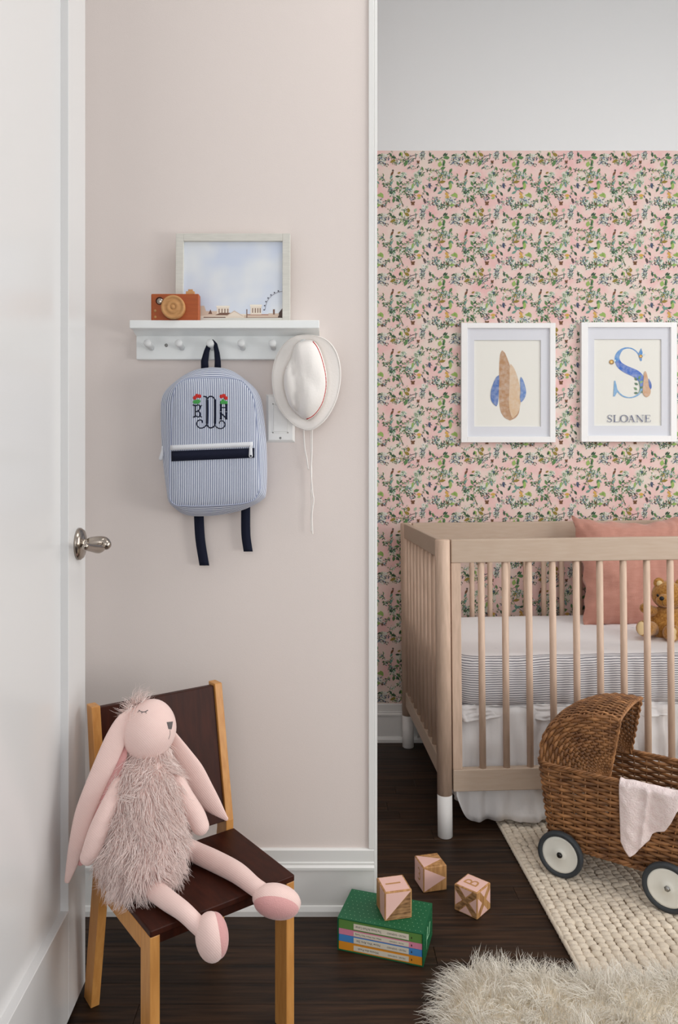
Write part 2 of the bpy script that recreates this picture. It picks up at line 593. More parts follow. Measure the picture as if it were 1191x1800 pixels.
def fur(name, m, parent, src, n, length, width, lay=(0, 0, -0.6), jit=0.5, clumps=400, clump=0.6, droop=0.0, rings=5, keep=None, curl=0.0,
        hidez=None, up=False):
    """Strands grown from a mesh (MB in world space): tapered three-sided strands, clumped, laid along a direction."""
    V = np.array(src.v)
    tri = []
    for f in src.f:
        for i in range(1, len(f) - 1):
            tri.append((f[0], f[i], f[i + 1]))
    T = np.array(tri)
    A, B, C = V[T[:, 0]], V[T[:, 1]], V[T[:, 2]]
    N = np.cross(B - A, C - A)
    ar = np.linalg.norm(N, axis=1)
    N = N / np.maximum(ar, 1e-12)[:, None]
    cen = (A + B + C) / 3
    fl_ = (N[:, 2] < 0) if up else (((cen - V.mean(0)) * N).sum(1) < 0)
    N[fl_] *= -1
    rng = np.random.default_rng(11)
    k = rng.choice(len(T), n, p=ar / ar.sum())
    u, w = rng.random(n), rng.random(n)
    fl = u + w > 1
    u[fl], w[fl] = 1 - u[fl], 1 - w[fl]
    R = A[k] + u[:, None] * (B - A)[k] + w[:, None] * (C - A)[k]
    Nn = N[k]
    if keep is not None:
        q = keep(R, Nn)
        R, Nn = R[q], Nn[q]
        n = len(R)
    D = Nn + np.array(lay) + rng.normal(0, jit * 0.4, (n, 3))
    D /= np.linalg.norm(D, axis=1)[:, None]
    L = length * (0.65 + 0.5 * rng.random(n))
    cs = R[rng.choice(n, clumps)]
    cj = rng.normal(0, jit, (clumps, 3))
    idx = np.empty(n, int)
    for i in range(0, n, 4000):
        idx[i:i + 4000] = ((R[i:i + 4000, None, :] - cs[None]) ** 2).sum(2).argmin(1)
    Dc = D + cj[idx] * clump
    Dc /= np.linalg.norm(Dc, axis=1)[:, None]
    tip = R + Dc * L[:, None]
    ctip = cs[idx] + Dc * L[:, None]
    tip = tip * (1 - clump * 0.6) + ctip * clump * 0.6
    t = np.linspace(0, 1, rings)
    mid = R + (D * 0.75 + Nn * 0.35) * (L * 0.5)[:, None]
    path = ((1 - t)[None, :, None] ** 2) * R[:, None] + (2 * t * (1 - t))[None, :, None] * mid[:, None] + (t ** 2)[None, :, None] * tip[:, None]
    if curl:
        ph = rng.random((n, 1)) * 6.28
        for ax in range(3):
            path[:, :, ax] += curl * L[:, None] * (t ** 1.2)[None] * np.sin(t[None] * 6 + ph + ax * 1.7)
    path[:, :, 2] -= droop * L[:, None] * (t ** 2)[None]
    if hidez is not None:
        path[:, :, 2] = np.maximum(path[:, :, 2], hidez)
    tan = path[:, -1] - path[:, 0]
    a = np.cross(tan, rng.normal(0, 1, (n, 3)))
    a /= np.maximum(np.linalg.norm(a, axis=1), 1e-9)[:, None]
    b = np.cross(tan, a)
    b /= np.maximum(np.linalg.norm(b, axis=1), 1e-9)[:, None]
    wd = width * (1 - 0.93 * t ** 1.3)
    vv = []
    for q in range(3):
        an = 2 * math.pi * q / 3
        vv.append(path + wd[None, :, None] * (a[:, None] * math.cos(an) + b[:, None] * math.sin(an)))
    vv = np.stack(vv, 2).reshape(-1, 3)                       # strand, ring, side
    base = (np.arange(n) * rings * 3)[:, None, None]
    rr = (np.arange(rings - 1) * 3)[None, :, None]
    q0 = np.arange(3)[None, None, :]
    q1 = (q0 + 1) % 3
    F4 = np.stack([base + rr + q0, base + rr + q1, base + rr + 3 + q1, base + rr + 3 + q0], -1).reshape(-1, 4)
    o = mesh_from_arrays(name, vv, F4, m, parent)
    o['kind'] = 'stuff'
    return o


def stroke_on(mb, bvh, px, r, off=0.0006, steps=6, ink=None, flat=0.5, shut=False):
    """Thread stroke: pixel polyline laid on a built surface along its own normals."""
    path = [tuple(p) for p in (catmull(px, steps) if steps > 1 else px)]
    pts = []
    for p in path:
        h = bvh.ray_cast(Vector((0, 0, CH)), ray(p[0], p[1]).normalized())
        if h[0] is not None:
            nrm = h[1] if h[1].dot(ray(p[0], p[1])) < 0 else -h[1]
            pts.append(h[0] + nrm * off)
    if len(pts) > 1:
        mb.tube(pts, r, 6, flat=flat, view=(0, 1, 0), round_ends=True)


def on_surface(bvh, x, y, off=0.0):
    h = bvh.ray_cast(Vector((0, 0, CH)), ray(x, y).normalized())
    if h[0] is None:                     # just past the outline: the nearest point of the surface
        h = bvh.find_nearest(P(x, y, 1.70))
    nrm = h[1] if h[1].dot(ray(x, y)) < 0 else -h[1]
    return h[0] + nrm * off, nrm


def text_mesh(txt, size):
    """Letters as flat polygons: list of (verts xy, faces), centred."""
    c = bpy.data.curves.new('lettering', 'FONT')
    c.body = txt
    c.size = size
    c.align_x, c.align_y = 'CENTER', 'CENTER'
    c.resolution_u = 2
    o = bpy.data.objects.new('lettering', c)
    COL.objects.link(o)
    dg = bpy.context.evaluated_depsgraph_get()
    me = bpy.data.meshes.new_from_object(o.evaluated_get(dg))
    vs = [v.co.copy() for v in me.vertices]
    fs = [tuple(p.vertices) for p in me.polygons]
    bpy.data.objects.remove(o)
    bpy.data.curves.remove(c)
    bpy.data.meshes.remove(me)
    return vs, fs


# ------------------------------------------------------------------ the room
YN = 1.795          # face of the near wall
YF = 2.935          # face of the papered wall
XC = 0.1335         # outside corner of the near wall
ZC = 3.05


def struct(name, m, fn, **kw):
    mb = MB()
    fn(mb)
    o = mb.build(name, m, None, **kw)
    o['kind'] = 'structure'
    return o


floor = struct('floor', 'floor_under', lambda b: b.span(-0.75, 2.6, -3.0, YF + 0.05, -0.05, -0.0125))
pw = 0.0605
plank_meshes = {}
for ln in (0.55, 0.8, 1.05, 1.3):
    mb = MB()
    mb.box((0, 0, -0.006), (ln - 0.0008, pw - 0.0009, 0.012))
    o = mb.build('plank', 'plank', floor, bevel=0.0007, seg=1)
    me = o.data
    me.transform(wm(floor))
    plank_meshes[ln] = me
    bpy.data.objects.remove(o)
rows = int((YF - 0.35) / pw) + 1
for r in range(rows):
    y = YF - pw / 2 - r * pw
    x = -0.74 - random.random() * 0.4
    while x < 2.55:
        ln = random.choice((0.55, 0.8, 1.05, 1.3))
        if x + ln > 2.6:
            ln = 0.55
        if x > 2.05:
            break
        o = bpy.data.objects.new('plank', plank_meshes[ln])
        COL.objects.link(o)
        o.parent = floor
        o.location = wm(floor).inverted() @ Vector((x + ln / 2, y, 0))
        b = o.modifiers.new('soft_edges', 'BEVEL')
        b.width, b.segments, b.limit_method = 0.0007, 1, 'ANGLE'
        x += ln

struct('ceiling', 'white_paint', lambda b: b.span(-0.75, 2.7, -0.7, YF + 0.1, ZC, ZC + 0.1))
struct('wall_near', 'pink_paint', lambda b: b.span(-0.62, XC - 0.006, YN, YN + 0.13, -0.01, ZC))
struct('wall_left', 'white_paint', lambda b: b.span(-0.75, -0.62, -0.7, YN + 0.13, -0.01, ZC))
struct('wall_side', 'white_paint', lambda b: b.span(-0.62, -0.5, YN + 0.13, YF, -0.01, ZC))
WT = CH + (HY - 265) * YF / F      # upper edge of the wallpaper
wall_back = struct('wall_back', 'white_paint', lambda b: b.span(-0.62, 2.7, YF, YF + 0.1, -0.01, ZC))


def right_wall(b):
    b.span(2.6, 2.7, -0.7, -0.5, -0.01, ZC)
    b.span(2.6, 2.7, 0.5, 0.6, -0.01, ZC)
    b.span(2.6, 2.7, -0.5, 0.5, -0.01, 0.38)
    b.span(2.6, 2.7, -0.5, 0.5, 1.22, ZC)
    b.span(2.6, 2.7, 2.1, YF, -0.01, ZC)
    b.span(2.6, 2.7, 0.6, 2.1, -0.01, 0.9)
    b.span(2.6, 2.7, 0.6, 2.1, 2.6, ZC)


struct('wall_right', 'white_paint', right_wall)


def win(b):
    for z in (0.9, 1.73, 2.56):
        b.span(2.62, 2.66, 0.6, 2.1, z, z + 0.04)
    for y in (0.6, 1.33, 2.06):
        b.span(2.62, 2.66, y, y + 0.04, 0.9, 2.6)


struct('window_1', 'trim', win)


def win_low(b):
    for z in (0.38, 1.18):
        b.span(2.62, 2.66, -0.5, 0.5, z, z + 0.04)
    for y in (-0.5, -0.02, 0.46):
        b.span(2.62, 2.66, y, y + 0.04, 0.38, 1.22)


struct('window_2', 'trim', win_low)


prop = thing('overhead_fill_box', 'added unseen white square light lamp above the room', 'prop', (0.85, 1.15, 2.94))  # unseen box added just above the overhead fill light
part('housing', 'trim', prop, lambda b: b.span(0.38, 1.32, 0.68, 1.62, 2.94, ZC), bevel=0.01)

# baseboards: body, moulded ridge, cap and shoe in one profile along x
def base_profile(yw, k=1.0):
    p = [(0, 0), (0.021, 0), (0.021, 0.012), (0.017, 0.022), (0.0135, 0.0235), (0.0125, 0.107), (0.0165, 0.109), (0.0165, 0.115), (0.011, 0.119),
         (0.011, 0.124), (0.008, 0.1255), (0.008, 0.153), (0.004, 0.156), (0, 0.156)]
    return [(yw - d, z * k) for d, z in p]


def base_run(b, yw, x0, x1, k=1.0):
    pr = base_profile(yw, k)
    b.prism([(x0, y, z) for y, z in pr], (x1 - x0, 0, 0))


def near_base(b):
    base_run(b, YN, -0.62, XC - 0.0065)


struct('baseboard_near', 'trim', near_base)
struct('baseboard_back', 'trim', lambda b: base_run(b, YF, -0.5, 2.6, 0.962))
struct('trim_1', 'trim', lambda b: b.span(XC - 0.0195, XC - 0.0065, YN - 0.007, YN, 0.156, ZC), bevel=0.001)
struct('trim_2', 'trim', lambda b: b.span(XC - 0.006, XC + 0.0015, YN - 0.004, YN + 0.137, 0.0, ZC), bevel=0.001)

# wallpaper: pink ground on the wall, the print as flat coloured shapes repeated tile by tile
wp = bpy.data.materials.new('wallpaper_ground')
wp.use_nodes = True
nt = wp.node_tree
b = nt.nodes['Principled BSDF']
b.inputs['Roughness'].default_value = 0.85
b.inputs['Specular IOR Level'].default_value = 0.15
tc = node(nt, 'ShaderNodeTexCoord')
n1 = node(nt, 'ShaderNodeTexNoise')
n1.inputs['Scale'].default_value = 13
n1.inputs['Detail'].default_value = 3
nt.links.new(tc.outputs['Object'], n1.inputs['Vector'])
cr = node(nt, 'ShaderNodeValToRGB')
cr.color_ramp.elements[0].position, cr.color_ramp.elements[0].color = 0.33, lin((229, 186, 184))
cr.color_ramp.elements[1].position, cr.color_ramp.elements[1].color = 0.68, lin((226, 210, 200))
e = cr.color_ramp.elements.new(0.5)
e.color = lin((229, 200, 194))
nt.links.new(n1.outputs['Fac'], cr.inputs[0])
nt.links.new(cr.outputs[0], b.inputs['Base Color'])
M['wallpaper'] = wp
paper = part('wallpaper', 'wallpaper', wall_back, lambda b: b.span(-0.5, 2.6, YF - 0.0012, YF, 0.1495, WT))

G = {'dark': (66, 92, 72), 'mid': (98, 134, 88), 'light': (150, 178, 104), 'olive': (146, 128, 66), 'teal': (112, 152, 138), 'white': (222, 224, 216),
     'slate': (84, 94, 118), 'brown': (116, 84, 62), 'gold': (206, 166, 92), 'twig': (92, 84, 78), 'mist': (214, 208, 196), 'sage': (164, 184, 158),
     'blue': (132, 150, 180)}
TW, TH = 1106.0, 893.0             # one repeat in the units of the drawing below
TS = YF / F / 8.507                # metres per unit
tile = []                          # (layer, polygon points, colour)


def leaf(x, y, ang, ln, wd, c, layer=2):
    a = math.radians(ang)
    ln, wd = ln * 1.2, wd * 1.22
    dx, dy = math.cos(a), -math.sin(a)
    q = []
    for t, w in ((0, 0.0), (0.25, 0.8), (0.55, 1.0), (0.8, 0.55), (1, 0.0), (0.8, -0.55), (0.55, -1.0), (0.25, -0.8)):
        q.append((x + dx * ln * t - dy * wd * w * 0.5, y + dy * ln * t + dx * wd * w * 0.5))
    tile.append((layer, q, c))


def twig(pts, w0=9, w1=5, c='twig'):
    p = catmull(pts, 4)
    d_ = 0.0
    for i in range(len(p) - 1):
        e_ = p[i + 1] - p[i]
        d_ += np.hypot(*e_)
        if d_ > 34:
            d_ = 0.0
            an = math.degrees(math.atan2(-e_[1], e_[0]))
            for sg in (1, -1):
                if random.random() < 0.75:
                    l = random.uniform(20, 40)
                    leaf(p[i][0], p[i][1], an + sg * random.uniform(35, 75), l, l * random.uniform(0.3, 0.45), random.choice(('dark', 'mid', 'mid', 'sage', 'teal', 'light', 'slate')), 2)
    for i in range(len(p) - 1):
        d = p[i + 1] - p[i]
        n = np.array((-d[1], d[0])) / max(1e-6, np.hypot(*d))
        w = (w0 + (w1 - w0) * i / len(p)) * 0.5
        tile.append((1, [tuple(p[i] + n * w), tuple(p[i + 1] + n * w), tuple(p[i + 1] - n * w), tuple(p[i] - n * w)], c))


def blob(x, y, r, c, layer=0, n=9, sq=0.7):
    q = []
    ph = random.random() * 6
    for k in range(n):
        a = 2 * math.pi * k / n
        rr = r * (0.75 + 0.35 * random.random())
        q.append((x + rr * math.cos(a + ph), y + rr * sq * math.sin(a + ph)))
    tile.append((layer, q, c))


def cluster(x, y, rx, ry, n, pal, ln=(22, 40), buds=0):
    for _ in range(n // 2):
        blob(x + random.uniform(-1, 1) * rx, y + random.uniform(-1, 1) * ry, random.uniform(12, 24), random.choice(('mist', 'sage', 'white')), 0, 7, 0.7)
    for _ in range(int(n * 2.4)):
        a, q = random.random() * 360, math.sqrt(random.random())
        px, py = x + rx * q * math.cos(a), y + ry * q * math.sin(a)
        l = random.uniform(*ln)
        leaf(px, py, random.choice((25, 65, 115, 150, 205, 250, 290, 330)) + random.uniform(-18, 18), l, l * random.uniform(0.28, 0.42), random.choice(pal), 2)
    for _ in range(buds):
        a, q = random.random() * 6.28, random.random()
        blob(x + rx * q * math.cos(a), y + ry * q * math.sin(a), random.uniform(7, 12), random.choice(('slate', 'brown', 'blue', 'white')), 3, 7, 1)


def flower(x, y, r, c='white', heart='gold'):
    for k in range(5):
        leaf(x, y, k * 72 + 15, r, r * 0.75, c, 2)
    blob(x, y, r * 0.25, heart, 3, 7, 1)


for (x, y, r) in ((170, 380, 80), (200, 290, 60), (720, 640, 70), (620, 770, 80), (340, 860, 60), (1060, 590, 60), (600, 860, 55), (110, 90, 80), (60, 560, 55),
                  (1010, 90, 70), (820, 170, 60), (780, 300, 50), (700, 560, 60), (80, 40, 70), (1060, 170, 60), (920, 360, 45), (500, 570, 50), (430, 640, 60)):
    blob(x, y, r, 'mist', 0, 11, 0.65)
    for _ in range(4):
        flower(x + random.uniform(-0.7, 0.7) * r, y + random.uniform(-0.45, 0.45) * r, random.uniform(16, 26), random.choice(('white', 'mist', 'sage', 'white')),
               random.choice(('slate', 'brown', 'twig', 'teal')))
twig([(710, 270), (640, 288), (590, 310), (540, 345), (470, 358), (400, 338), (330, 324), (235, 330)], 10, 4)
twig([(540, 345), (500, 318), (455, 300)], 6, 4)
twig([(575, 325), (530, 385), (480, 430)], 6, 4)
twig([(400, 340), (340, 300), (270, 250)], 5, 3)
twig([(825, 485), (880, 510), (930, 510), (985, 525), (1012, 580), (1030, 640), (1015, 700), (985, 780), (965, 815)], 11, 5)
twig([(985, 520), (1050, 492), (1095, 455), (1106, 400)], 8, 4)
twig([(1030, 660), (1050, 730), (1075, 790)], 7, 4)
twig([(720, 600), (680, 622), (620, 640), (570, 680), (530, 712), (480, 738), (440, 770), (390, 805), (320, 845)], 9, 5)
twig([(720, 655), (640, 686), (560, 700), (520, 712)], 7, 4)
twig([(340, 630), (300, 690), (285, 770), (310, 860), (350, 920)], 7, 5)
twig([(790, 740), (812, 800), (800, 850), (760, 895)], 7, 4)
twig([(880, 225), (930, 300), (1000, 360), (1055, 325), (1100, 380)], 7, 4)
twig([(240, 970), (300, 950), (180, 100 + 893)], 5, 3)
twig([(0, 790), (40, 830), (80, 855)], 8, 5)
twig([(300, 60), (240, 100), (180, 130), (60, 150)], 6, 4)
twig([(700, 380), (740, 460), (780, 500)], 5, 3)
for a in ((575, 250, 95, 62, 44, 'olive'), (590, 295, 150, 75, 40, 'olive'), (560, 350, 245, 95, 44, 'mid'), (480, 290, 120, 55, 38, 'light'), (440, 300, 75, 50, 26, 'dark'),
          (385, 350, 205, 82, 38, 'olive'), (385, 320, 165, 60, 30, 'dark'), (330, 300, 130, 60, 20, 'dark'), (660, 240, 60, 55, 34, 'sage'), (165, 268, 205, 55, 20, 'dark'),
          (1090, 320, 5, 80, 40, 'mid'), (1090, 300, 50, 60, 26, 'dark'), (1035, 460, 80, 75, 50, 'light'), (1050, 490, 20, 70, 34, 'mid'), (1100, 360, 270, 75, 28, 'dark'),
          (890, 240, 280, 60, 26, 'dark'), (925, 270, 300, 62, 28, 'mid'), (1010, 610, 215, 75, 34, 'mid'), (1030, 690, 10, 85, 36, 'olive'), (1045, 620, 60, 60, 46, 'gold'),
          (990, 770, 240, 62, 28, 'dark'), (1065, 740, 280, 70, 28, 'teal'), (435, 745, 115, 70, 32, 'mid'), (440, 720, 50, 55, 22, 'dark'), (440, 770, 180, 62, 30, 'mid'),
          (640, 700, 265, 75, 30, 'light'), (700, 690, 285, 65, 30, 'teal'), (650, 840, 15, 75, 40, 'mid'), (770, 885, 180, 65, 36, 'gold'), (800, 800, 95, 60, 26, 'mid'),
          (840, 830, 300, 60, 28, 'dark'), (105, 660, 240, 62, 36, 'mid'), (100, 690, 265, 95, 40, 'light'), (95, 660, 310, 60, 22, 'teal'), (80, 545, 60, 65, 34, 'mid'),
          (10, 320, 0, 60, 44, 'mid'), (15, 300, 50, 50, 20, 'dark'), (5, 420, 90, 60, 24, 'mid'), (375, 600, 0, 62, 26, 'dark'), (410, 560, 30, 45, 24, 'olive'),
          (480, 580, 45, 50, 24, 'sage'), (300, 640, 60, 60, 26, 'teal'), (300, 730, 60, 60, 26, 'teal'), (330, 870, 130, 60, 26, 'dark'), (390, 880, 320, 75, 34, 'mid'),
          (360, 20, 260, 70, 36, 'mid'), (390, 30, 310, 65, 30, 'dark'), (150, 840, 300, 80, 44, 'light'), (195, 880, 180, 80, 40, 'light'), (60, 890, 120, 40, 30, 'gold'),
          (160, 130, 190, 70, 34, 'light'), (1140 - 1106, 880, 90, 40, 34, 'gold'), (1120, 15, 0, 60, 40, 'gold'), (760, 20, 200, 50, 26, 'light'), (770, 450, 290, 60, 26, 'mid'),
          (700, 480, 60, 42, 18, 'dark'), (20, 790, 20, 55, 28, 'dark'), (1060, 800, 20, 70, 32, 'teal'), (1010, 860, 30, 70, 30, 'teal')):
    leaf(*a)
for a in ((180, 340, 70, 70, 12, ('dark', 'twig', 'slate'), (18, 34), 6), (230, 420, 50, 30, 7, ('dark', 'twig'), (16, 28), 3), (400, 400, 60, 30, 8, ('dark', 'mid'), (18, 30), 2),
          (640, 340, 40, 25, 6, ('dark', 'twig'), (16, 28), 2), (580, 385, 35, 20, 5, ('dark', 'slate'), (16, 24), 3), (120, 400, 50, 30, 4, ('slate', 'dark'), (16, 26), 7),
          (230, 720, 50, 45, 9, ('dark', 'mid', 'twig'), (20, 34), 3), (320, 810, 50, 50, 10, ('dark', 'mid', 'teal'), (20, 36), 5), (560, 800, 80, 40, 14, ('teal', 'mid', 'dark', 'sage'), (20, 36), 6),
          (600, 880, 60, 40, 9, ('dark', 'mid', 'twig'), (20, 34), 4), (740, 560, 60, 60, 11, ('dark', 'mid', 'sage'), (18, 34), 6), (700, 700, 60, 30, 8, ('mid', 'teal', 'sage'), (20, 34), 3),
          (790, 240, 45, 60, 10, ('slate', 'sage', 'dark'), (16, 30), 5), (770, 310, 40, 40, 6, ('dark', 'twig'), (16, 26), 3), (910, 370, 50, 25, 7, ('dark', 'twig'), (16, 28), 3),
          (970, 80, 60, 60, 12, ('dark', 'twig', 'slate'), (16, 30), 6), (1060, 150, 60, 40, 9, ('dark', 'mid'), (20, 36), 5), (1080, 580, 50, 70, 12, ('teal', 'mid', 'dark'), (20, 34), 4),
          (60, 590, 60, 50, 11, ('teal', 'mid', 'dark'), (20, 36), 4), (50, 130, 60, 40, 10, ('dark', 'mid'), (22, 40), 4), (210, 140, 40, 30, 5, ('dark', 'twig'), (18, 28), 4),
          (400, 930, 60, 30, 6, ('dark', 'mid'), (18, 30), 3), (100, 60, 80, 40, 6, ('slate', 'blue', 'dark'), (18, 30), 8), (500, 600, 60, 30, 7, ('sage', 'mid', 'dark'), (18, 30), 4),
          (620, 30, 60, 40, 7, ('dark', 'slate'), (18, 28), 3), (1000, 960, 60, 40, 6, ('dark', 'teal'), (18, 30), 3), (880, 740, 25, 25, 5, ('slate', 'dark'), (22, 34), 2)):
    cluster(*a)
for a in ((440, 130, 70, 50, 7, ('mid', 'sage', 'dark'), (20, 34), 4), (330, 200, 50, 30, 5, ('sage', 'mid'), (18, 30), 3), (620, 470, 60, 30, 5, ('sage', 'mid', 'teal'), (18, 30), 3), (900, 620, 50, 50, 7, ('mid', 'sage'), (18, 32), 3),
          (180, 620, 50, 50, 7, ('mid', 'sage', 'dark'), (20, 34), 3), (520, 200, 60, 30, 5, ('sage', 'mid'), (18, 30), 2), (860, 90, 50, 40, 5, ('sage', 'slate'), (18, 28), 3), (470, 840, 50, 40, 6, ('mid', 'teal'), (20, 34), 3)):
    cluster(*a)
for (x, y, s, c) in ((640, 105, 28, 'brown'), (720, 380, 20, 'brown'), (888, 740, 20, 'slate')):     # small moths between the sprays
    for an in (35, 145, 300, 240):
        leaf(x, y, an, s * 1.15, s * 0.85, c, 3)
leaf(350, 520, 240, 70, 26, 'brown', 2)
leaf(345, 525, 100, 26, 24, 'twig', 3)
leaf(800, 30, 290, 70, 30, 'twig', 2)
pm = MB()
X0, Z0 = P(780, 345, YF).x, P(780, 345, YF).z
tile.sort(key=lambda q: q[0])
yo = {0: 0.0014, 1: 0.0017, 2: 0.0019, 3: 0.0022}
for i in range(-4, 7):
    for j in range(-9, 2):
        for li, (lay, q, c) in enumerate(tile):
            pts = [(X0 + (x + i * TW) * TS, YF - yo[lay] - li * 2e-7, Z0 - (y - j * TH) * TS) for x, y in q]
            zs = [p[2] for p in pts]
            xs = [p[0] for p in pts]
            if max(zs) > WT or min(zs) < 0.151 or min(xs) < -0.49 or max(xs) > 2.59:
                continue
            pm.v += pts
            nn = len(pm.v)
            pm.f.append(tuple(range(nn - len(q), nn)))
            pm.mi.append(0)
            pm.sm.append(False)
            pm.at += [0.0] * len(q)
            pm.ink += [lin(G[c])] * len(q)
o = pm.build('printed_foliage', 'ink', paper)
o['kind'] = 'stuff'

# ------------------------------------------------------------------ door standing open
DY1 = 1.532
DX = lambda y: -0.4906 + 0.023 * (DY1 - y)
ang = math.atan2(-0.023, 1.0)
# door frame: local x runs from the latch edge towards the hinge, local y out of the visible face
dirv = Vector((0.023, -1.0, 0)).normalized()
nrm = Vector((1.0, 0.023, 0)).normalized()
DM = Matrix(((dirv.x, nrm.x, 0, DX(DY1)), (dirv.y, nrm.y, 0, DY1), (0, 0, 1, 0), (0, 0, 0, 1)))
door = bpy.data.objects.new('door_1', None)
COL.objects.link(door)
door.matrix_world = DM
WM[door.name] = DM
tag(door, None, None, None, 'structure')
DWd, DH, TK, RC = 0.78, 2.46, 0.035, 0.0155
SW = 0.109


def dpart(nm, x0, x1, z0, z1, y0=-TK, y1=0.0, bev=0.0012):
    part(nm, 'door', door, lambda b: b.span(x0, x1, y0, y1, z0, z1), mtx=DM, bevel=bev)


dpart('stile', 0, SW, 0.012, DH)
dpart('stile', DWd - SW, DWd, 0.012, DH)
dpart('rail', SW, DWd - SW, 0.012, 0.223)
dpart('rail', SW, DWd - SW, DH - 0.115, DH)
dpart('panel', SW, DWd - SW, 0.223, DH - 0.115, -TK + RC, -RC, 0)
kx = 0.046
KZ = 1.07 - (956 - 830) * 1.487 / 1296
lv = part('door_handle', 'nickel', door, lambda b: b.lathe((kx, 0, KZ), (0, 1, 0), [(0, 0.0), (0, 0.0325), (0.004, 0.0325), (0.0065, 0.030), (0.0085, 0.029), (0.011, 0.022),
                                                                             (0.013, 0.0125), (0.016, 0.011), (0.03, 0.0105), (0.03, 0.0)], 32), mtx=DM)
lv['label'] = 'brushed nickel door handle'


def lever(b):
    p = [(kx, 0.026, KZ + 0.002, 0.012), (kx, 0.040, KZ + 0.003, 0.0125), (kx - 0.001, 0.050, KZ + 0.002, 0.0125), (kx + 0.002, 0.055, KZ - 0.001, 0.011)]
    q = catmull(p, 4)
    b.tube(q, [a[3] for a in q], 14, round_ends=True)
    p = [(kx, 0.047, KZ - 0.004, 0.0125), (kx + 0.018, 0.0465, KZ - 0.008, 0.0105), (kx + 0.045, 0.042, KZ - 0.004, 0.0085), (kx + 0.078, 0.037, KZ + 0.002, 0.0075)]
    q = catmull(p, 5)
    b.tube(q, [a[3] for a in q], 14, flat=0.8, round_ends=True)


part('lever', 'nickel', lv, lever, mtx=DM)

# ------------------------------------------------------------------ peg shelf
SX0, SX1 = -0.4462, -0.0055
SZ = 1.4233
shelf = thing('peg_shelf', 'white wooden wall shelf with a row of round pegs', 'shelf', ((SX0 + SX1) / 2, YN, 1.342))
part('ledge', 'shelf', shelf, lambda b: b.span(SX0, SX1, 1.713, YN, SZ - 0.0187, SZ), bevel=0.0015)
part('back_board', 'shelf', shelf, lambda b: b.span(SX0 + 0.0, SX1 - 0.0, 1.776, YN, 1.342, SZ - 0.0187), bevel=0.0015)
part('moulding', 'shelf', shelf, lambda b: b.prism([(SX0, 1.776, SZ - 0.0187), (SX0, 1.776, SZ - 0.0255), (SX0, 1.745, SZ - 0.0187)], (SX1 - SX0, 0, 0)))
PEGX = [-0.4095 + 0.0734 * i for i in range(6)]
PEGZ = 1.371
for x in PEGX:
    part('peg', 'peg', shelf, lambda b: b.lathe((x, 1.7765, PEGZ - 0.002), (0, -1, 0.12), [(0, 0.0), (0, 0.0065), (0.026, 0.0062), (0.034, 0.0088), (0.043, 0.009), (0.0455, 0.0075), (0.0462, 0)], 20))
part('screw', 'screw', shelf, lambda b: b.lathe((P(292, 607, 1.776).x, 1.7765, P(292, 607, 1.776).z), (0, -1, 0), [(0, 0), (0, 0.0045), (0.001, 0.004), (0.0014, 0)], 12))

# framed skyline print leaning on the shelf
tilt = math.radians(-3.0)
fy = 1.748
RT = Matrix.Rotation(tilt, 4, 'X')
FX0, FX1 = P(308, 0, fy + 0.004).x, P(509.7, 0, fy + 0.004).x
FH = (562.7 - 405.4) * (fy + 0.007) / F + 0.0035
pf = thing('picture_frame', 'pale greige framed print of a city skyline standing on the peg shelf', 'picture', ((FX0 + FX1) / 2, fy, SZ + 0.0005), rot=RT)
PFM = wm(pf)
hw = (FX1 - FX0) / 2
fw = 0.0185


def bar(nm, x0, x1, z0, z1):
    part(nm, 'frame_grey', pf, lambda b: b.span(x0, x1, 0, 0.014, z0, z1), mtx=PFM, bevel=0.001)


bar('frame_bar', -hw, -hw + fw, 0, FH)
bar('frame_bar', hw - fw, hw, 0, FH)
bar('frame_bar', -hw + fw, hw - fw, FH - fw, FH)
bar('frame_bar', -hw + fw, hw - fw, 0, 0.0125)
part('backing', 'paper', pf, lambda b: b.span(-hw + 0.004, hw - 0.004, 0.009, 0.0125, 0.004, FH - 0.004), mtx=PFM)
iw, z0, z1 = hw - fw + 0.001, 0.012, FH - fw + 0.001
sky = bpy.data.materials.new('printed_sky')
sky.use_nodes = True
nt = sky.node_tree
b = nt.nodes['Principled BSDF']
b.inputs['Roughness'].default_value = 0.6
tc = node(nt, 'ShaderNodeTexCoord')
nz = node(nt, 'ShaderNodeTexNoise')
nz.inputs['Scale'].default_value = 9
nt.links.new(tc.outputs['Object'], nz.inputs['Vector'])
cr = node(nt, 'ShaderNodeValToRGB')
cr.color_ramp.elements[0].position, cr.color_ramp.elements[0].color = 0.36, lin((202, 211, 228))
cr.color_ramp.elements[1].position, cr.color_ramp.elements[1].color = 0.6, lin((222, 226, 230))
nt.links.new(nz.outputs['Fac'], cr.inputs[0])
nt.links.new(cr.outputs[0], b.inputs['Base Color'])
M['print_sky'] = sky
pr = part('print', 'print_sky', pf, lambda b: b.span(-iw, iw, 0.007, 0.009, z0, z1), mtx=PFM)


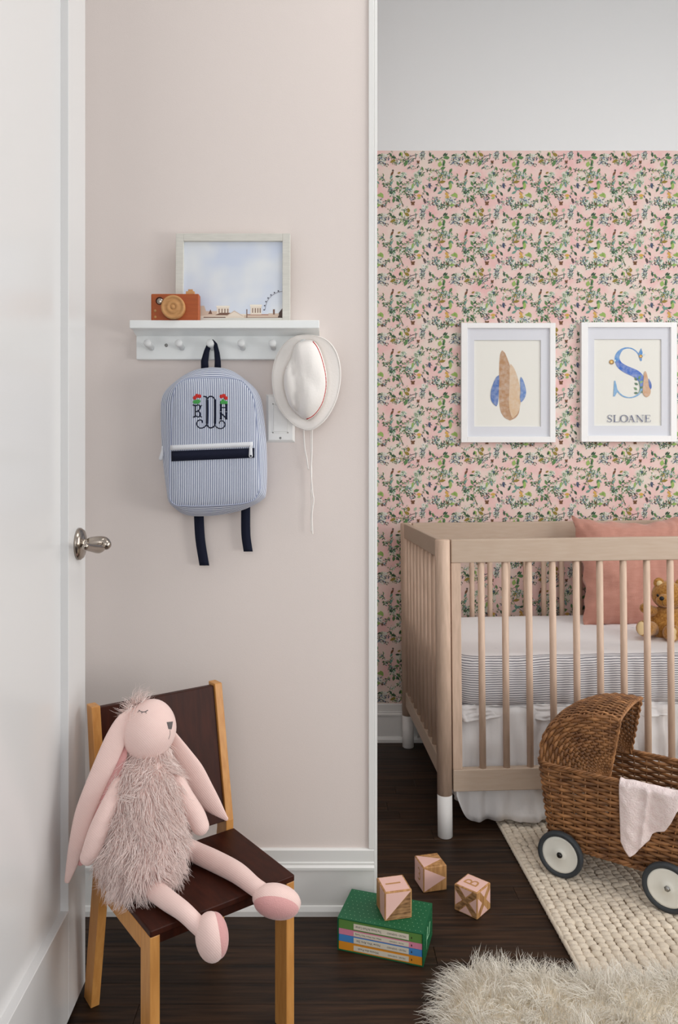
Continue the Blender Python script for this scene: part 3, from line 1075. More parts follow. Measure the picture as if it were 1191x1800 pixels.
def skyline(b):
    c1, c2, c3, c4 = lin((226, 214, 200)), lin((206, 186, 170)), lin((120, 92, 80)), lin((236, 228, 214))
    ux = lambda px: -iw + (px - 322.5) / (495 - 322.5) * 2 * iw
    uz = lambda py: z0 + (553 - py) / (553 - 421) * (z1 - z0)
    lay = [0]

    def poly(pts, c):
        lay[0] += 1
        b.add([(ux(x), 0.0068 - lay[0] * 0.00001, uz(y)) for x, y in pts], [tuple(range(len(pts)))], ink=c, smooth=False)

    rc = lambda x0, y0, x1, y1, c: poly([(x0, y0), (x1, y0), (x1, y1), (x0, y1)], c)
    rc(322.5, 545, 495, 553, c1)
    rc(350, 540, 398, 548, c2)
    poly([(348, 540), (352, 531), (359, 531), (364, 545), (348, 545)], c2)
    poly([(366, 545), (370, 537), (373, 545)], c3)
    rc(381, 533, 402, 547, c1)
    rc(380, 531, 403, 533.5, c4)
    for x in (384, 389, 394, 399):
        rc(x, 536, x + 1.6, 543, c3)
    poly([(378, 547), (386, 543), (404, 543), (408, 547)], c3)
    poly([(396, 549), (411, 539), (428, 549)], c2)
    poly([(398, 549.5), (411, 541), (426, 549.5)], c1)
    rc(428, 547, 488, 553, c2)
    rc(432, 545.5, 486, 547, lin((160, 110, 96)))
    rc(439, 531, 458, 546, c1)
    rc(438, 529, 459, 532, c4)
    for x in (442, 446.5, 451, 455):
        rc(x, 535, x + 1.6, 543, c3)
    rc(432, 537, 433.6, 552, c3)
    poly([(486, 553), (488, 543), (495, 534), (495, 553)], lin((90, 76, 72)))
    rc(470, 544, 488, 548, c2)
    rc(478, 537, 481, 546, c3)
    rc(358, 550, 396, 551.5, c3)
    rc(431, 551, 490, 552, c3)
    for k in range(15):                                    # the big wheel: rim and pods
        a0, a1 = math.radians(180 - k * 6.2), math.radians(180 - (k + 1) * 6.2)
        cx, cy, r = 496, 538, 32
        q = [(cx + rr * math.cos(a), cy - rr * math.sin(a)) for a, rr in ((a0, r), (a1, r), (a1, r - 0.9), (a0, r - 0.9))]
        if max(p[0] for p in q) < 495:
            poly(q, lin((150, 150, 158)))
        if k % 2 == 0 and cx + 34 * math.cos(a0) < 494:
            x, y = cx + 33.4 * math.cos(a0), cy - 33.4 * math.sin(a0)
            rc(x - 1, y - 1, x + 1, y + 1, lin((70, 72, 84)))


o = part('printed_skyline', 'ink', pr, skyline, mtx=PFM)

# toy camera
cy0, cy1 = 1.7205, 1.744
cx0, cx1 = P(265, 0, cy0).x, P(349.5, 0, cy0).x
ch = (562.7 - 515) * cy0 / F
tcam = thing('toy_camera', 'orange brown wooden toy camera with a round lens on the shelf', 'toy', ((cx0 + cx1) / 2, (cy0 + cy1) / 2, SZ))
part('body', 'toy_brown', tcam, lambda b: b.span(cx0, cx1, cy0, cy1, SZ, SZ + ch), bevel=0.003, seg=3)
lc = P(304.5, 540.5, cy0 - 0.008)
part('lens', 'toy_tan', tcam, lambda b: b.lathe((lc.x, cy0, SZ + 0.0293), (0, -1, 0),
                                                [(-0.001, 0), (-0.001, 0.0275), (0.014, 0.0275), (0.0155, 0.0262), (0.0155, 0.0225), (0.0142, 0.0215), (0.0142, 0.0155), (0.0155, 0.0145),
                                                 (0.0155, 0.0075), (0.0142, 0.0068), (0.0142, 0.005), (0.0158, 0.0045), (0.0158, 0)], 36))
vf = P(281, 529.5, cy0)
part('viewfinder', 'nickel', tcam, lambda b: b.lathe((vf.x, cy0, vf.z), (0, -1, 0), [(-0.001, 0), (-0.001, 0.0075), (0.0015, 0.0075), (0.003, 0.004), (0.003, 0)], 20))
part('viewfinder_ring', 'walnut', tcam, lambda b: b.lathe((vf.x - 0.0008, cy0, vf.z + 0.0008), (0, -1, 0), [(-0.001, 0), (-0.001, 0.0092), (0.0006, 0.0092), (0.0006, 0)], 20))
for y in (546.5, 557.2):
    q = P(272.7, y, cy0)
    part('button', 'toy_tan', tcam, lambda b: b.lathe((q.x, cy0, q.z), (0, -1, 0), [(-0.001, 0), (-0.001, 0.0032), (0.001, 0.0032), (0.001, 0)], 14))
q0, q1 = P(327, 0, 1.732).x, P(342, 0, 1.732).x
part('shutter_button', 'toy_tan', tcam, lambda b: (b.span(q0, q1, 1.727, 1.737, SZ + ch - 0.001, SZ + ch + 0.0075), b.span(q0 + 0.005, q1 - 0.004, 1.729, 1.735, SZ + ch, SZ + ch + 0.0125)), bevel=0.001)

# light switch behind the hat
sw = thing('light_switch', 'white rocker light switch on the pink wall between backpack and hat', 'switch', (P(493, 0, YN).x, YN, P(0, 778, YN).z))
sx0, sx1, sz0, sz1 = P(467.3, 0, YN).x, P(518.5, 0, YN).x, P(0, 778, YN).z, P(0, 693, YN).z
part('cover_plate', 'plastic', sw, lambda b: b.hexa([(sx0, YN, sz0), (sx1, YN, sz0), (sx1, YN, sz1), (sx0, YN, sz1)],
                                                  [(sx0 + .006, YN - .006, sz0 + .006), (sx1 - .006, YN - .006, sz0 + .006), (sx1 - .006, YN - .006, sz1 - .006), (sx0 + .006, YN - .006, sz1 - .006)]), bevel=0.001)
mx_, mz_ = (sx0 + sx1) / 2, (sz0 + sz1) / 2
part('rocker', 'plastic', sw, lambda b: b.hexa([(mx_ - .0165, YN - .005, mz_ - .033), (mx_ + .0165, YN - .005, mz_ - .033), (mx_ + .0165, YN - .005, mz_ + .033), (mx_ - .0165, YN - .005, mz_ + .033)],
                                             [(mx_ - .0165, YN - .0075, mz_ - .033), (mx_ + .0165, YN - .0075, mz_ - .033), (mx_ + .0165, YN - .0105, mz_ + .033), (mx_ - .0165, YN - .0105, mz_ + .033)]), bevel=0.0008)
for s_ in (-1, 1):
    part('screw', 'screw', sw, lambda b: b.lathe((mx_, YN - .0058, mz_ + s_ * .048), (0, -1, 0), [(0, 0), (0, 0.003), (0.001, 0.0025), (0.0012, 0)], 12))
part('rocker_bezel', 'plastic', sw, lambda b: [b.span(*q) for q in ((mx_ - .019, mx_ - .0168, YN - .0075, YN - .004, mz_ - .036, mz_ + .036), (mx_ + .0168, mx_ + .019, YN - .0075, YN - .004, mz_ - .036, mz_ + .036),
                                                                   (mx_ - .019, mx_ + .019, YN - .0075, YN - .004, mz_ + .0335, mz_ + .036), (mx_ - .019, mx_ + .019, YN - .0075, YN - .004, mz_ - .036, mz_ - .0335))])

# ------------------------------------------------------------------ seersucker backpack on the third peg
bp = thing('backpack', 'blue and white striped backpack with navy monogram hanging from a peg', 'backpack', (P(376, 0, 1.72).x, 1.74, P(0, 906, 1.72).z))
OUT = [(371, 646), (345, 650), (325, 659), (307, 672), (292, 686), (284, 702), (282.5, 730), (283.5, 765), (287, 815), (293, 862), (297, 882), (309, 894), (322, 903), (342, 907), (381, 905.5),
       (420, 898), (447, 887), (461, 878), (467, 868), (469, 825), (467, 770), (461, 715), (455, 694), (446, 681), (430, 667), (411, 654), (392, 647.5)]
INN = [(371, 664), (345, 664.5), (325, 667), (311, 676), (305, 690), (302.5, 708), (301.5, 735), (300.5, 770), (299, 815), (298.5, 862), (300, 880), (310, 888), (322, 889), (342, 889.5), (381, 888.5),
       (420, 886), (444, 880), (453, 868), (456, 856), (455, 825), (453, 770), (448, 715), (443, 694), (435, 680), (424, 669), (405, 665), (390, 664)]


def loop_px(pts, Y, n=4):
    q = catmull(pts + [pts[0]], n)[:-1]
    return [P(a[0], a[1], Y) for a in q]


def ctr(pts):
    return (sum(p[0] for p in pts) / len(pts), sum(p[1] for p in pts) / len(pts))


def scale_px(pts, k):
    c = (377, 776)
    return [(c[0] + (p[0] - c[0]) * k, c[1] + (p[1] - c[1]) * k) for p in pts]


rg, at = [], []
for pts, Y, dep in ((scale_px(OUT, 0.93), 1.780, -0.010), (OUT, 1.772, 0.0), (scale_px(OUT, 1.004), 1.752, 0.02), (OUT, 1.732, 0.04)):
    r = loop_px(pts, Y)
    rg.append(r)
    at += [dep] * len(r)
mid = [((a[0] + b_[0]) / 2, (a[1] + b_[1]) / 2) for a, b_ in zip(OUT, INN)]
r = loop_px(mid, 1.713)
rg.append(r)
at += [0.06] * len(r)
r = loop_px(INN, 1.703)
rg.append(r)
at += [0.072] * len(r)
gus = MB()
gus.rings(rg, cap0=True, cap1=False, at=at)
gus.build('gusset', 'seersucker', bp)
frg, at = [], []
for k, Y in ((1.0, 1.7028), (0.985, 1.7008), (0.93, 1.6975), (0.8, 1.6945), (0.6, 1.6925), (0.4, 1.692), (0.2, 1.6918), (0.02, 1.6918)):
    r = loop_px(scale_px(INN, k), Y)
    wob = [Vector((0, 0.0018 * noise.noise(p * 22) * (1 if k < 0.95 else 0), 0)) for p in r]
    r = [p + w for p, w in zip(r, wob)]
    frg.append(r)
    at += [p.x + 0.5 for p in r]
fp = MB()
fp.rings(frg, cap0=False, cap1=True, at=at)
fpo = fp.build('front_panel', 'seersucker', bp)
BV = fp.bvh()
M['piping'] = mat('pale_blue_piping', (172, 180, 204), 0.8)
part('piping', 'piping', bp, lambda b: b.tube(loop_px(INN, 1.7022), 0.0013, 6, closed=True))


def band(b, p0, p1, wd0, wd1, off):
    n = 24
    top, bot = [], []
    for i in range(n + 1):
        t = i / n
        x = p0[0] + (p1[0] - p0[0]) * t
        y = p0[1] + (p1[1] - p0[1]) * t
        w = wd0 + (wd1 - wd0) * t
        for lst, yy in ((top, y - w / 2), (bot, y + w / 2)):
            q, n_ = on_surface(BV, x, yy, off)
            lst.append(q)
    b.add(top + bot, [(i, i + 1, n + 2 + i, n + 1 + i) for i in range(n)])


part('navy_band', 'navy', bp, lambda b: band(b, (301.5, 802), (447, 796), 18, 17, 0.0012), solid=0.0012)
zp = part('zipper', 'nylon', bp, lambda b: band(b, (300, 787), (444, 781), 8.5, 8.5, 0.0022), solid=0.0016)


def pull(b, x, y, L):
    q, n_ = on_surface(BV, x, y, 0.004)
    b.tube([q + Vector((0, 0, 0.006)), q, q - Vector((0, 0, L))], [0.0022, 0.0036, 0.0046], 10, flat=0.4, view=(0, 1, 0), round_ends=True)


part('zipper_pull', 'nylon', zp, lambda b: pull(b, 440, 789, 0.016))
q, n_ = on_surface(BV, 440, 801.5, 0.0062)
part('pull_hole', 'navy', zp, lambda b: b.lathe(q, n_, [(0, 0), (0, 0.0022), (0.0006, 0.0022), (0.0006, 0)], 12))


def side_pull(b):
    p = [P(285, 785, 1.728), P(285.5, 792, 1.726), P(284, 800, 1.724), P(282.5, 806, 1.724)]
    b.tube(p, [0.0018, 0.003, 0.0042, 0.0046], 10, flat=0.4, view=(0, 1, 0), round_ends=True)


part('side_zipper_pull', 'nylon', bp, side_pull)


def strap(b, px, w, Y0, Y1):
    q = catmull([(x, y, Y0 + (Y1 - Y0) * i / (len(px) - 1)) for i, (x, y) in enumerate(px)], 6)
    c = [P(*a) for a in q]
    n = len(c)
    L = [p + Vector((-w / 2, 0, 0)) for p in c] + [p + Vector((w / 2, 0, 0)) for p in c]
    b.add(L, [(i, i + 1, n + i + 1, n + i) for i in range(n - 1)])


part('shoulder_strap', 'navy', bp, lambda b: strap(b, [(349, 880), (349.5, 912), (352, 950), (359, 994)], 0.0232, 1.772, 1.776), solid=0.0026)
part('shoulder_strap', 'navy', bp, lambda b: strap(b, [(432, 880), (431.5, 900), (432, 940), (436, 969.5)], 0.0218, 1.772, 1.776), solid=0.0026)


def hang_loop(b):
    # flat webbing folded over the peg: two legs and a turn round it
    px, pz = PEGX[2], PEGZ
    yc = 1.757
    L = [(P(360, 655, 1.765), 0.0185), (P(359.5, 635, yc), 0.0175), (P(363, 618, yc), 0.013), (P(369, 601.5, yc), 0.0095), (P(373, 599.5, yc - 0.004), 0.0085), (P(378, 605, yc), 0.010), (P(381, 620, yc), 0.0125),
         (P(382.5, 635, yc), 0.0145), (P(382.5, 655, 1.765), 0.0165)]
    n = len(L)
    vs = []
    for i, (p, w) in enumerate(L):
        a, c = L[max(i - 1, 0)][0], L[min(i + 1, n - 1)][0]
        t = (c - a).normalized()
        s_ = t.cross(Vector((0, 1, 0))).normalized()
        vs += [p + s_ * w / 2, p - s_ * w / 2]
    b.add(vs, [(2 * i, 2 * i + 1, 2 * i + 3, 2 * i + 2) for i in range(n - 1)])


part('hanging_loop', 'navy', bp, hang_loop, solid=0.002)


# monogram and flowers embroidered on the front panel
def z7(x, y):
    return (320 + x / 11.91, 660 + y / 11.91)


def monogram(b):
    st = lambda pts, r=0.0009, n=6: stroke_on(b, BV, [z7(*p) for p in pts], r * 1.35, steps=n)
    st([(460, 440), (490, 445), (515, 480), (520, 700), (518, 980), (530, 1050), (570, 1090), (610, 1095), (660, 1070), (688, 1010), (692, 800), (690, 560), (675, 490), (640, 450), (600, 438), (560, 450), (525, 485)], 0.0011)
    st([(522, 520), (524, 760), (520, 1000)], 0.0019)
    st([(688, 520), (690, 760), (686, 990)], 0.0019)
    st([(515, 1025), (480, 1070), (420, 1100), (360, 1095), (315, 1050), (305, 1000), (330, 950), (375, 932), (415, 945), (425, 985)])
    st([(700, 1060), (740, 1095), (800, 1112), (850, 1100), (890, 1060), (895, 1010), (870, 965), (825, 948), (790, 965), (782, 1000)])
    st([(235, 620), (275, 640), (275, 745), (275, 850), (240, 870)], 0.0012)
    st([(275, 640), (330, 618), (375, 640), (372, 690), (340, 735), (290, 760)], 0.001)
    st([(405, 630), (378, 650)], 0.001)
    st([(330, 745), (372, 780), (375, 835), (340, 868), (290, 850)], 0.001)
    st([(375, 850), (405, 870)], 0.001)
    for y0, y1 in ((612, 740), (780, 908)):
        st([(812, y0), (815, y1)], 0.0014, 1)
        st([(925, y0), (925, y1)], 0.0014, 1)
        for x in (812, 925):
            st([(x - 22, y0), (x + 18, y0)], 0.0008, 1)
            st([(x - 22, y1), (x + 18, y1)], 0.0008, 1)
    st([(812, 672), (925, 672)], 0.0009, 1)
    st([(815, 790), (925, 900)], 0.0011, 1)


part('monogram', 'navy', fpo, monogram)


def dots(b, pts, r):
    for p in pts:
        q, n_ = on_surface(BV, *z7(*p), 0.0004)
        b.ball(q, (r, 0.0006, r), 8, 6)


for pts in ([(265, 468), (310, 425), (360, 435)], [(822, 440), (872, 425), (915, 475)]):
    part('embroidered_flower', 'red', fpo, lambda b: dots(b, pts, 0.0046))
for pts in ([(262, 555), (300, 545), (345, 540), (320, 560)], [(830, 565), (870, 560), (915, 570), (855, 535)]):
    part('embroidered_leaves', 'green_thread', fpo, lambda b: dots(b, pts, 0.0044))

# ------------------------------------------------------------------ sun hat on the last peg
hat = thing('sun_hat', 'white cotton bucket hat with red stitching and tie cords on a peg', 'hat', (P(538, 0, 1.75).x, 1.76, P(0, 757, 1.75).z))
BR = [(521, 589.5), (505, 598), (491, 614), (482, 634), (477.8, 656), (478.5, 682), (484, 707), (496, 728), (515, 747), (530, 754.5), (543, 757), (556, 752), (572, 738), (585, 718), (594, 695), (598.8, 668), (598.5, 645),
      (593, 622), (582, 604), (566, 593), (542, 588)]
CB = [(524, 601), (516, 612), (512, 628), (505, 643), (500, 657), (499, 675), (502, 692), (507, 708), (515, 720), (527, 731), (539, 737.5), (549, 733), (558, 724), (566, 711), (571, 695), (574, 677), (573.5, 657),
      (569, 636), (562, 615), (553, 602), (540, 597.5)]


def hloop(pts, Y, k=1.0, c=(537, 668), amp=0.0, fr=3, n=4):
    q = catmull(pts + [pts[0]], n)[:-1]
    out = []
    for i, a in enumerate(q):
        th = 2 * math.pi * i / len(q)
        out.append(P(c[0] + (a[0] - c[0]) * k, c[1] + (a[1] - c[1]) * k, Y + amp * math.sin(fr * th + 0.7)))
    return out


def blend(k):
    return [(a[0] + (b_[0] - a[0]) * k, a[1] + (b_[1] - a[1]) * k) for a, b_ in zip(BR, CB)]


cr_ = MB()
cr_.rings([hloop(CB, 1.7585, 1.0), hloop(CB, 1.745, 1.01), hloop(CB, 1.728, 0.985), hloop(CB, 1.712, 0.93), hloop(CB, 1.701, 0.82), hloop(CB, 1.695, 0.62, amp=0.002), hloop(CB, 1.693, 0.4, amp=0.003), hloop(CB, 1.6935, 0.2), hloop(CB, 1.694, 0.02)], cap0=False)
for i, v in enumerate(cr_.v):      # the soft crown sags into a long dent beside its seam
    w = P(517, 650, 1.71)
    d = abs(v[0] - (w.x + (v[2] - w.z) * -0.10))
    cr_.v[i] = (v[0], v[1] + 0.020 * math.exp(-(d / 0.0085) ** 2) * (1 if v[1] < 1.735 else 0.2), v[2])
cro = cr_.build('crown', 'cotton', hat)
brm = MB()
brm.rings([hloop(BR, 1.752, amp=0.004), hloop(blend(0.35), 1.754, amp=0.003), hloop(blend(0.7), 1.7565, amp=0.002), hloop(blend(1.0), 1.7588)], cap0=False, cap1=False)
brm.build('brim', 'cotton', hat, solid=0.0022)
part('brim_seam', 'cotton', hat, lambda b: b.tube(hloop(blend(0.06), 1.7508, amp=0.004), 0.0008, 5, closed=True))
HV = cr_.bvh()
SEAM = [(550, 601), (556, 609), (562, 622), (567, 638), (571, 656), (572.5, 676), (570, 694), (565, 710), (557, 723), (548, 732), (538, 737)]


def red_seam(b):
    q = catmull(SEAM, 9)
    for i in range(0, len(q) - 3, 3):
        a = [on_surface_safe(x[0], x[1]) for x in q[i:i + 3]]
        a = [p for p in a if p is not None]
        if len(a) > 1:
            b.tube(a, 0.0015, 6, round_ends=True)


def on_surface_safe(x, y):
    for dx in (0, -1.5, -3, -5):
        h = HV.ray_cast(Vector((0, 0, CH)), ray(x + dx, y - (2 if y > 730 and dx else 0)).normalized())
        if h[0] is not None:
            return h[0] + Vector((0, -0.0008, 0))
    return None


part('red_stitching', 'red', hat, red_seam)


def cord(b, px, Y, r=0.0017):
    q = catmull([(x, y, Y) for x, y in px], 5)
    b.tube([P(*a) for a in q], r, 8, round_ends=True)


part('tie_cord', 'cotton', hat, lambda b: cord(b, [(533, 745), (534, 765), (535.5, 788), (539, 806), (541.5, 824)], 1.778))
part('tie_cord', 'cotton', hat, lambda b: cord(b, [(548, 745), (548, 790), (546.5, 830), (549, 865), (551, 880), (548, 905), (549, 938)], 1.777))
part('tie_cord', 'cotton', hat, lambda b: cord(b, [(545.5, 745), (546, 790), (547.5, 830), (546.5, 862), (547.5, 890), (546, 915), (546.5, 934)], 1.781, 0.0014))

# ------------------------------------------------------------------ framed prints on the papered wall
INKS = {}


class Flat:
    """Flat coloured shapes drawn on a sheet of paper standing in the plane y."""

    def __init__(s, y):
        s.y, s.n, s.all = y, 0, []

    def start(s, name):
        """A new printed piece."""
        s.b = MB()
        s.all.append((name, s.b))

    def poly(s, px, c):
        s.n += 1
        s.b.add([P(x, y, s.y) + Vector((0, -s.n * 0.000012, 0)) for x, y in px], [tuple(range(len(px)))], ink=lin(c), smooth=False)

    def line(s, pts, c, steps=6):
        """pts: x, y, width in photo pixels."""
        q = catmull(pts, steps)
        L, R = [], []
        for i in range(len(q)):
            d = q[min(i + 1, len(q) - 1)][:2] - q[max(i - 1, 0)][:2]
            n = np.array((-d[1], d[0])) / max(1e-9, np.hypot(*d))
            L.append(q[i][:2] + n * q[i][2] / 2)
            R.append(q[i][:2] - n * q[i][2] / 2)
        for i in range(len(q) - 1):
            s.poly([L[i], L[i + 1], R[i + 1], R[i]], c)

    def oval(s, x, y, rx, ry, c, n=18, rot=0.0, wob=0.0):
        pts = []
        for k in range(n):
            a = 2 * math.pi * k / n
            w = 1 + wob * math.sin(3 * a + x)
            dx, dy = rx * w * math.cos(a), ry * w * math.sin(a)
            pts.append((x + dx * math.cos(rot) - dy * math.sin(rot), y + dx * math.sin(rot) + dy * math.cos(rot)))
        s.poly(pts, c)

    def leaf(s, x, y, ang, ln, wd, c):
        a = math.radians(ang)
        dx, dy = math.cos(a), -math.sin(a)
        s.poly([(x + dx * ln * t - dy * wd * w / 2, y + dy * ln * t + dx * wd * w / 2) for t, w in ((0, 0), (.3, .9), (.6, .9), (1, 0), (.6, -.9), (.3, -.9))], c)


def wall_frame(x0, x1, y0, y1, ix0, ix1, iy0, iy1, mx0, mx1, my0, my1, label, draw):
    """Outer edge, sight edge and mat opening in photo pixels at the wall."""
    yf = YF - 0.024
    o = thing('picture_frame', label, 'picture', (P((x0 + x1) / 2, 0, yf).x, YF, P(0, y1, yf).z), group=None)
    X = lambda x, y=yf: P(x, 0, y).x
    Z = lambda y, d=yf: P(0, y, d).z
    for a in ((x0, ix0, y0, y1), (ix1, x1, y0, y1), (ix0, ix1, y0, iy0), (ix0, ix1, iy1, y1)):
        part('frame_bar', 'frame_white', o, lambda b: b.span(X(a[0]), X(a[1]), yf, YF - 0.0025, Z(a[3]), Z(a[2])), bevel=0.0008)
    ym = YF - 0.014
    part('backing', 'paper', o, lambda b: b.span(X(ix0 - 1), X(ix1 + 1), YF - 0.008, YF - 0.003, Z(iy1 + 1), Z(iy0 - 1)))
    for a in ((ix0 - 1, mx0, iy0 - 1, iy1 + 1), (mx1, ix1 + 1, iy0 - 1, iy1 + 1), (mx0, mx1, iy0 - 1, my0), (mx0, mx1, my1, iy1 + 1)):
        part('mat_board', 'mat_board', o, lambda b: b.span(X(a[0]), X(a[1]), ym, YF - 0.0085, Z(a[3]), Z(a[2])))
    sheet = part('paper_sheet', 'paper', o, lambda b: b.span(X(mx0 - 2), X(mx1 + 2), YF - 0.0085, YF - 0.008, Z(my1 + 2), Z(my0 - 2)))
    fl = Flat(YF - 0.0087)
    draw(fl)
    for nm_, mb_ in fl.all:
        mb_.build(nm_, 'wash', sheet)
    part('glass_pane', 'glass', o, lambda b: b.add([(X(ix0), ym - 0.0025, Z(iy1)), (X(ix1), ym - 0.0025, Z(iy1)), (X(ix1), ym - 0.0025, Z(iy0)), (X(ix0), ym - 0.0025, Z(iy0))], [(0, 1, 2, 3)], smooth=False))
    return o


def draw_one(f):
    # plain watercolour dabs in tan and blue
    f.start('printed_wash')
    f.line([(882, 616, 1), (883, 622, 9), (885, 636, 16), (888, 656, 23), (892, 684, 32), (895, 708, 36), (896, 724, 32), (896, 734, 20), (896, 739, 2)], (182, 140, 102))
    f.line([(897, 640, 1), (899, 648, 8), (902, 664, 14), (904, 684, 19), (904, 706, 21), (903, 722, 16), (901, 731, 7), (900, 735, 1)], (216, 186, 152))
    f.start('printed_wash')
    f.line([(876, 660, 1), (874, 665, 6), (871, 677, 11), (869, 690, 14), (869, 702, 13), (871, 710, 7), (872, 714, 1)], (76, 112, 178))
    f.start('printed_wash')
    f.line([(915, 663, 1), (916, 668, 5), (918, 678, 8), (919, 690, 10), (917, 700, 8), (915, 707, 1)], (96, 134, 196))


def z6(x, y):
    return (1015 + x / 6.767, 560 + y / 6.767)


def zl(pts):
    return [z6(p[0], p[1]) + ((p[2] / 6.767,) if len(p) > 2 else ()) for p in pts]


def draw_two(f):
    B1, B2, B3 = (86, 146, 208), (64, 110, 196), (120, 170, 214)
    f.start('printed_letter')
    f.line(zl([(722, 425, 16), (690, 388, 15), (640, 357, 14), (580, 350, 15), (530, 366, 24), (490, 405, 44), (466, 460, 56), (475, 520, 66)]), B1)
    f.line(zl([(470, 505, 62), (500, 555, 76), (560, 598, 86), (630, 630, 90), (700, 665, 92), (748, 715, 84), (766, 775, 62), (758, 840, 42)]), B2)
    f.line(zl([(762, 820, 46), (735, 885, 26), (690, 922, 16), (625, 940, 13), (555, 930, 14), (500, 895, 15), (462, 848, 15)]), B3)
    f.poly(zl([(432, 738), (446, 742), (474, 860), (440, 925), (420, 928)]), B3)
    f.poly(zl([(752, 352), (768, 400), (758, 505), (742, 505), (716, 425)]), B1)
    for x, y, r in ((400, 518, 30), (747, 450, 22)):
        f.start('printed_bee')
        a = zl([(x, y, r)])[0]
        f.oval(a[0] + 3, a[1] - 1.5, 5, 2.2, (206, 222, 232), rot=-0.4)
        f.oval(a[0], a[1], a[2], a[2] * 0.95, (150, 104, 40))
        f.oval(a[0] - 0.3, a[1] - 0.5, a[2] * 0.62, a[2] * 0.6, (222, 172, 70))
        f.oval(a[0], a[1], a[2] * 0.25, a[2] * 0.28, (244, 226, 170))
    f.start('printed_sprig')
    f.line(zl([(735, 690, 6), (728, 760, 6), (740, 830, 6), (720, 890, 6)]), (90, 138, 84))
    for x, y, an in ((700, 740, 120), (720, 720, 60), (715, 790, 150), (735, 770, 40), (705, 850, 140), (740, 830, 30), (715, 888, 175), (740, 880, 20)):
        a = z6(x, y)
        f.leaf(a[0], a[1], an, 7.5, 4.0, random.choice(((84, 140, 84), (122, 170, 104), (66, 112, 80))))
    f.start('printed_wash')                              # plain tan and blue dabs beside the letter
    f.line(zl([(800, 625, 4), (801, 650, 30), (804, 700, 48), (809, 760, 66), (815, 830, 90), (817, 880, 92), (817, 915, 64), (817, 935, 6)]), (206, 164, 130))
    f.line(zl([(838, 715, 3), (845, 740, 20), (856, 780, 32), (861, 815, 28), (862, 842, 4)]), (84, 112, 184))
    c, t, k = (92, 100, 130), 5, 13
    y0, y1, ym = 1150, 1230, 1188
    ln = lambda *pts: f.line(zl([tuple(p) + ((t,) if len(p) == 2 else ()) for p in pts]), c, 5)
    f.start('printed_letter')
    ln((402, 1168), (392, 1153), (372, 1150, 6), (356, 1165, 9), (364, 1183, 13), (388, 1196, 13), (399, 1212, 9), (386, 1229, 6), (364, 1228), (350, 1212))       # S
    ln((402, 1148), (402, 1172)); ln((350, 1208), (350, 1232))
    f.start('printed_letter')
    ln((434, y0, k), (434, y1, k)); ln((420, y0), (450, y0)); ln((420, y1), (492, y1)); ln((492, y1), (496, 1205))                                             # L
    f.start('printed_letter')
    ln((545, 1148, 6), (516, 1162, 12), (506, 1190, 15), (516, 1218, 12), (545, 1232, 6), (576, 1218, 12), (588, 1190, 15), (576, 1162, 12), (545, 1148, 6))    # O
    f.start('printed_letter')
    ln((632, y0), (604, y1)); ln((632, y0, k), (664, y1, k)); ln((615, 1204), (652, 1204)); ln((594, y1), (616, y1)); ln((650, y1), (678, y1))                  # A
    f.start('printed_letter')
    ln((700, y0), (700, y1)); ln((700, y0, k), (766, y1, k)); ln((766, y0), (766, y1)); ln((686, y0), (704, y0)); ln((690, y1), (712, y1)); ln((754, y0), (780, y0))   # N
    f.start('printed_letter')
    ln((806, y0, k), (806, y1, k)); ln((792, y0), (852, y0)); ln((792, y1), (856, y1)); ln((806, ym), (838, ym)); ln((852, y0), (852, 1168)); ln((856, y1), (860, 1206)); ln((838, 1178), (838, 1198))   # E


wall_frame(810.5, 976, 567.5, 777.5, 821.5, 966.5, 576.5, 767.5, 834, 951.5, 597, 749.5,
           'white framed print with tan and blue watercolour washes above the crib', draw_one)
wall_frame(1021.5, 1189.5, 566.5, 776.5, 1033, 1179, 575, 766, 1045.5, 1164, 595.5, 748,
           'white framed print with a large blue letter S above the crib', draw_two)

# ------------------------------------------------------------------ crib
CY = 0.037
CMx = Matrix.Translation((0.3628, 2.167, 0.0)) @ Matrix.Rotation(CY, 4, 'Z') @ Matrix.Rotation(-0.0095, 4, 'Y')
crib = thing('crib', 'pale wooden baby crib with round slats and white feet', 'crib', (0.3628, 2.167, 0.0), rot=Matrix.Rotation(CY, 4, 'Z') @ Matrix.Rotation(-0.0095, 4, 'Y'))
CL, CD, PR = 1.32, 0.705, 0.0218
ZT = 0.872


def cpart(nm, m, fn, bev=0.0, par=None):
    return part(nm, m, par or crib, fn, mtx=CMx, bevel=bev)


for px in (0, CL):
    for py in (0, CD):
        cpart('post', 'maple_v', lambda b: b.lathe((px, py, 0.125), (0, 0, 1), [(0, 0), (0, PR), (ZT - 0.128, PR), (ZT - 0.125, PR - 0.002), (ZT - 0.125, 0)], 28))
        lift = 0.0 if px == 0 else 0.0
        cpart('foot', 'foot_white', lambda b: b.lathe((px, py, lift), (0, 0, 1), [(0, 0), (0, PR - 0.002), (0.002, PR), (0.125, PR), (0.125, 0)], 28))
for py in (0, CD):
    s_ = 1 if py == 0 else -1
    yc = py + s_ * 0.002
    x0, x1 = PR + 0.002, CL - PR - 0.002
    cpart('top_rail', 'maple', lambda b: b.span(x0, x1, yc - 0.012, yc + 0.012, 0.804, ZT), 0.0025)
    cpart('bottom_rail', 'maple', lambda b: b.span(x0, x1, yc - 0.012, yc + 0.012, 0.1335, 0.198), 0.0025)
    for xa in (x0, x1 - 0.028):
        cpart('stile', 'maple_v', lambda b: b.span(xa, xa + 0.028, yc - 0.010, yc + 0.010, 0.198, 0.804), 0.0015)
    k = 0
    x = 0.114
    while x < CL - 0.09:
        cpart('slat', 'maple_v', lambda b: b.cyl((x, yc, 0.196), (x, yc, 0.806), 0.0098, sides=16))
        x += 0.0709
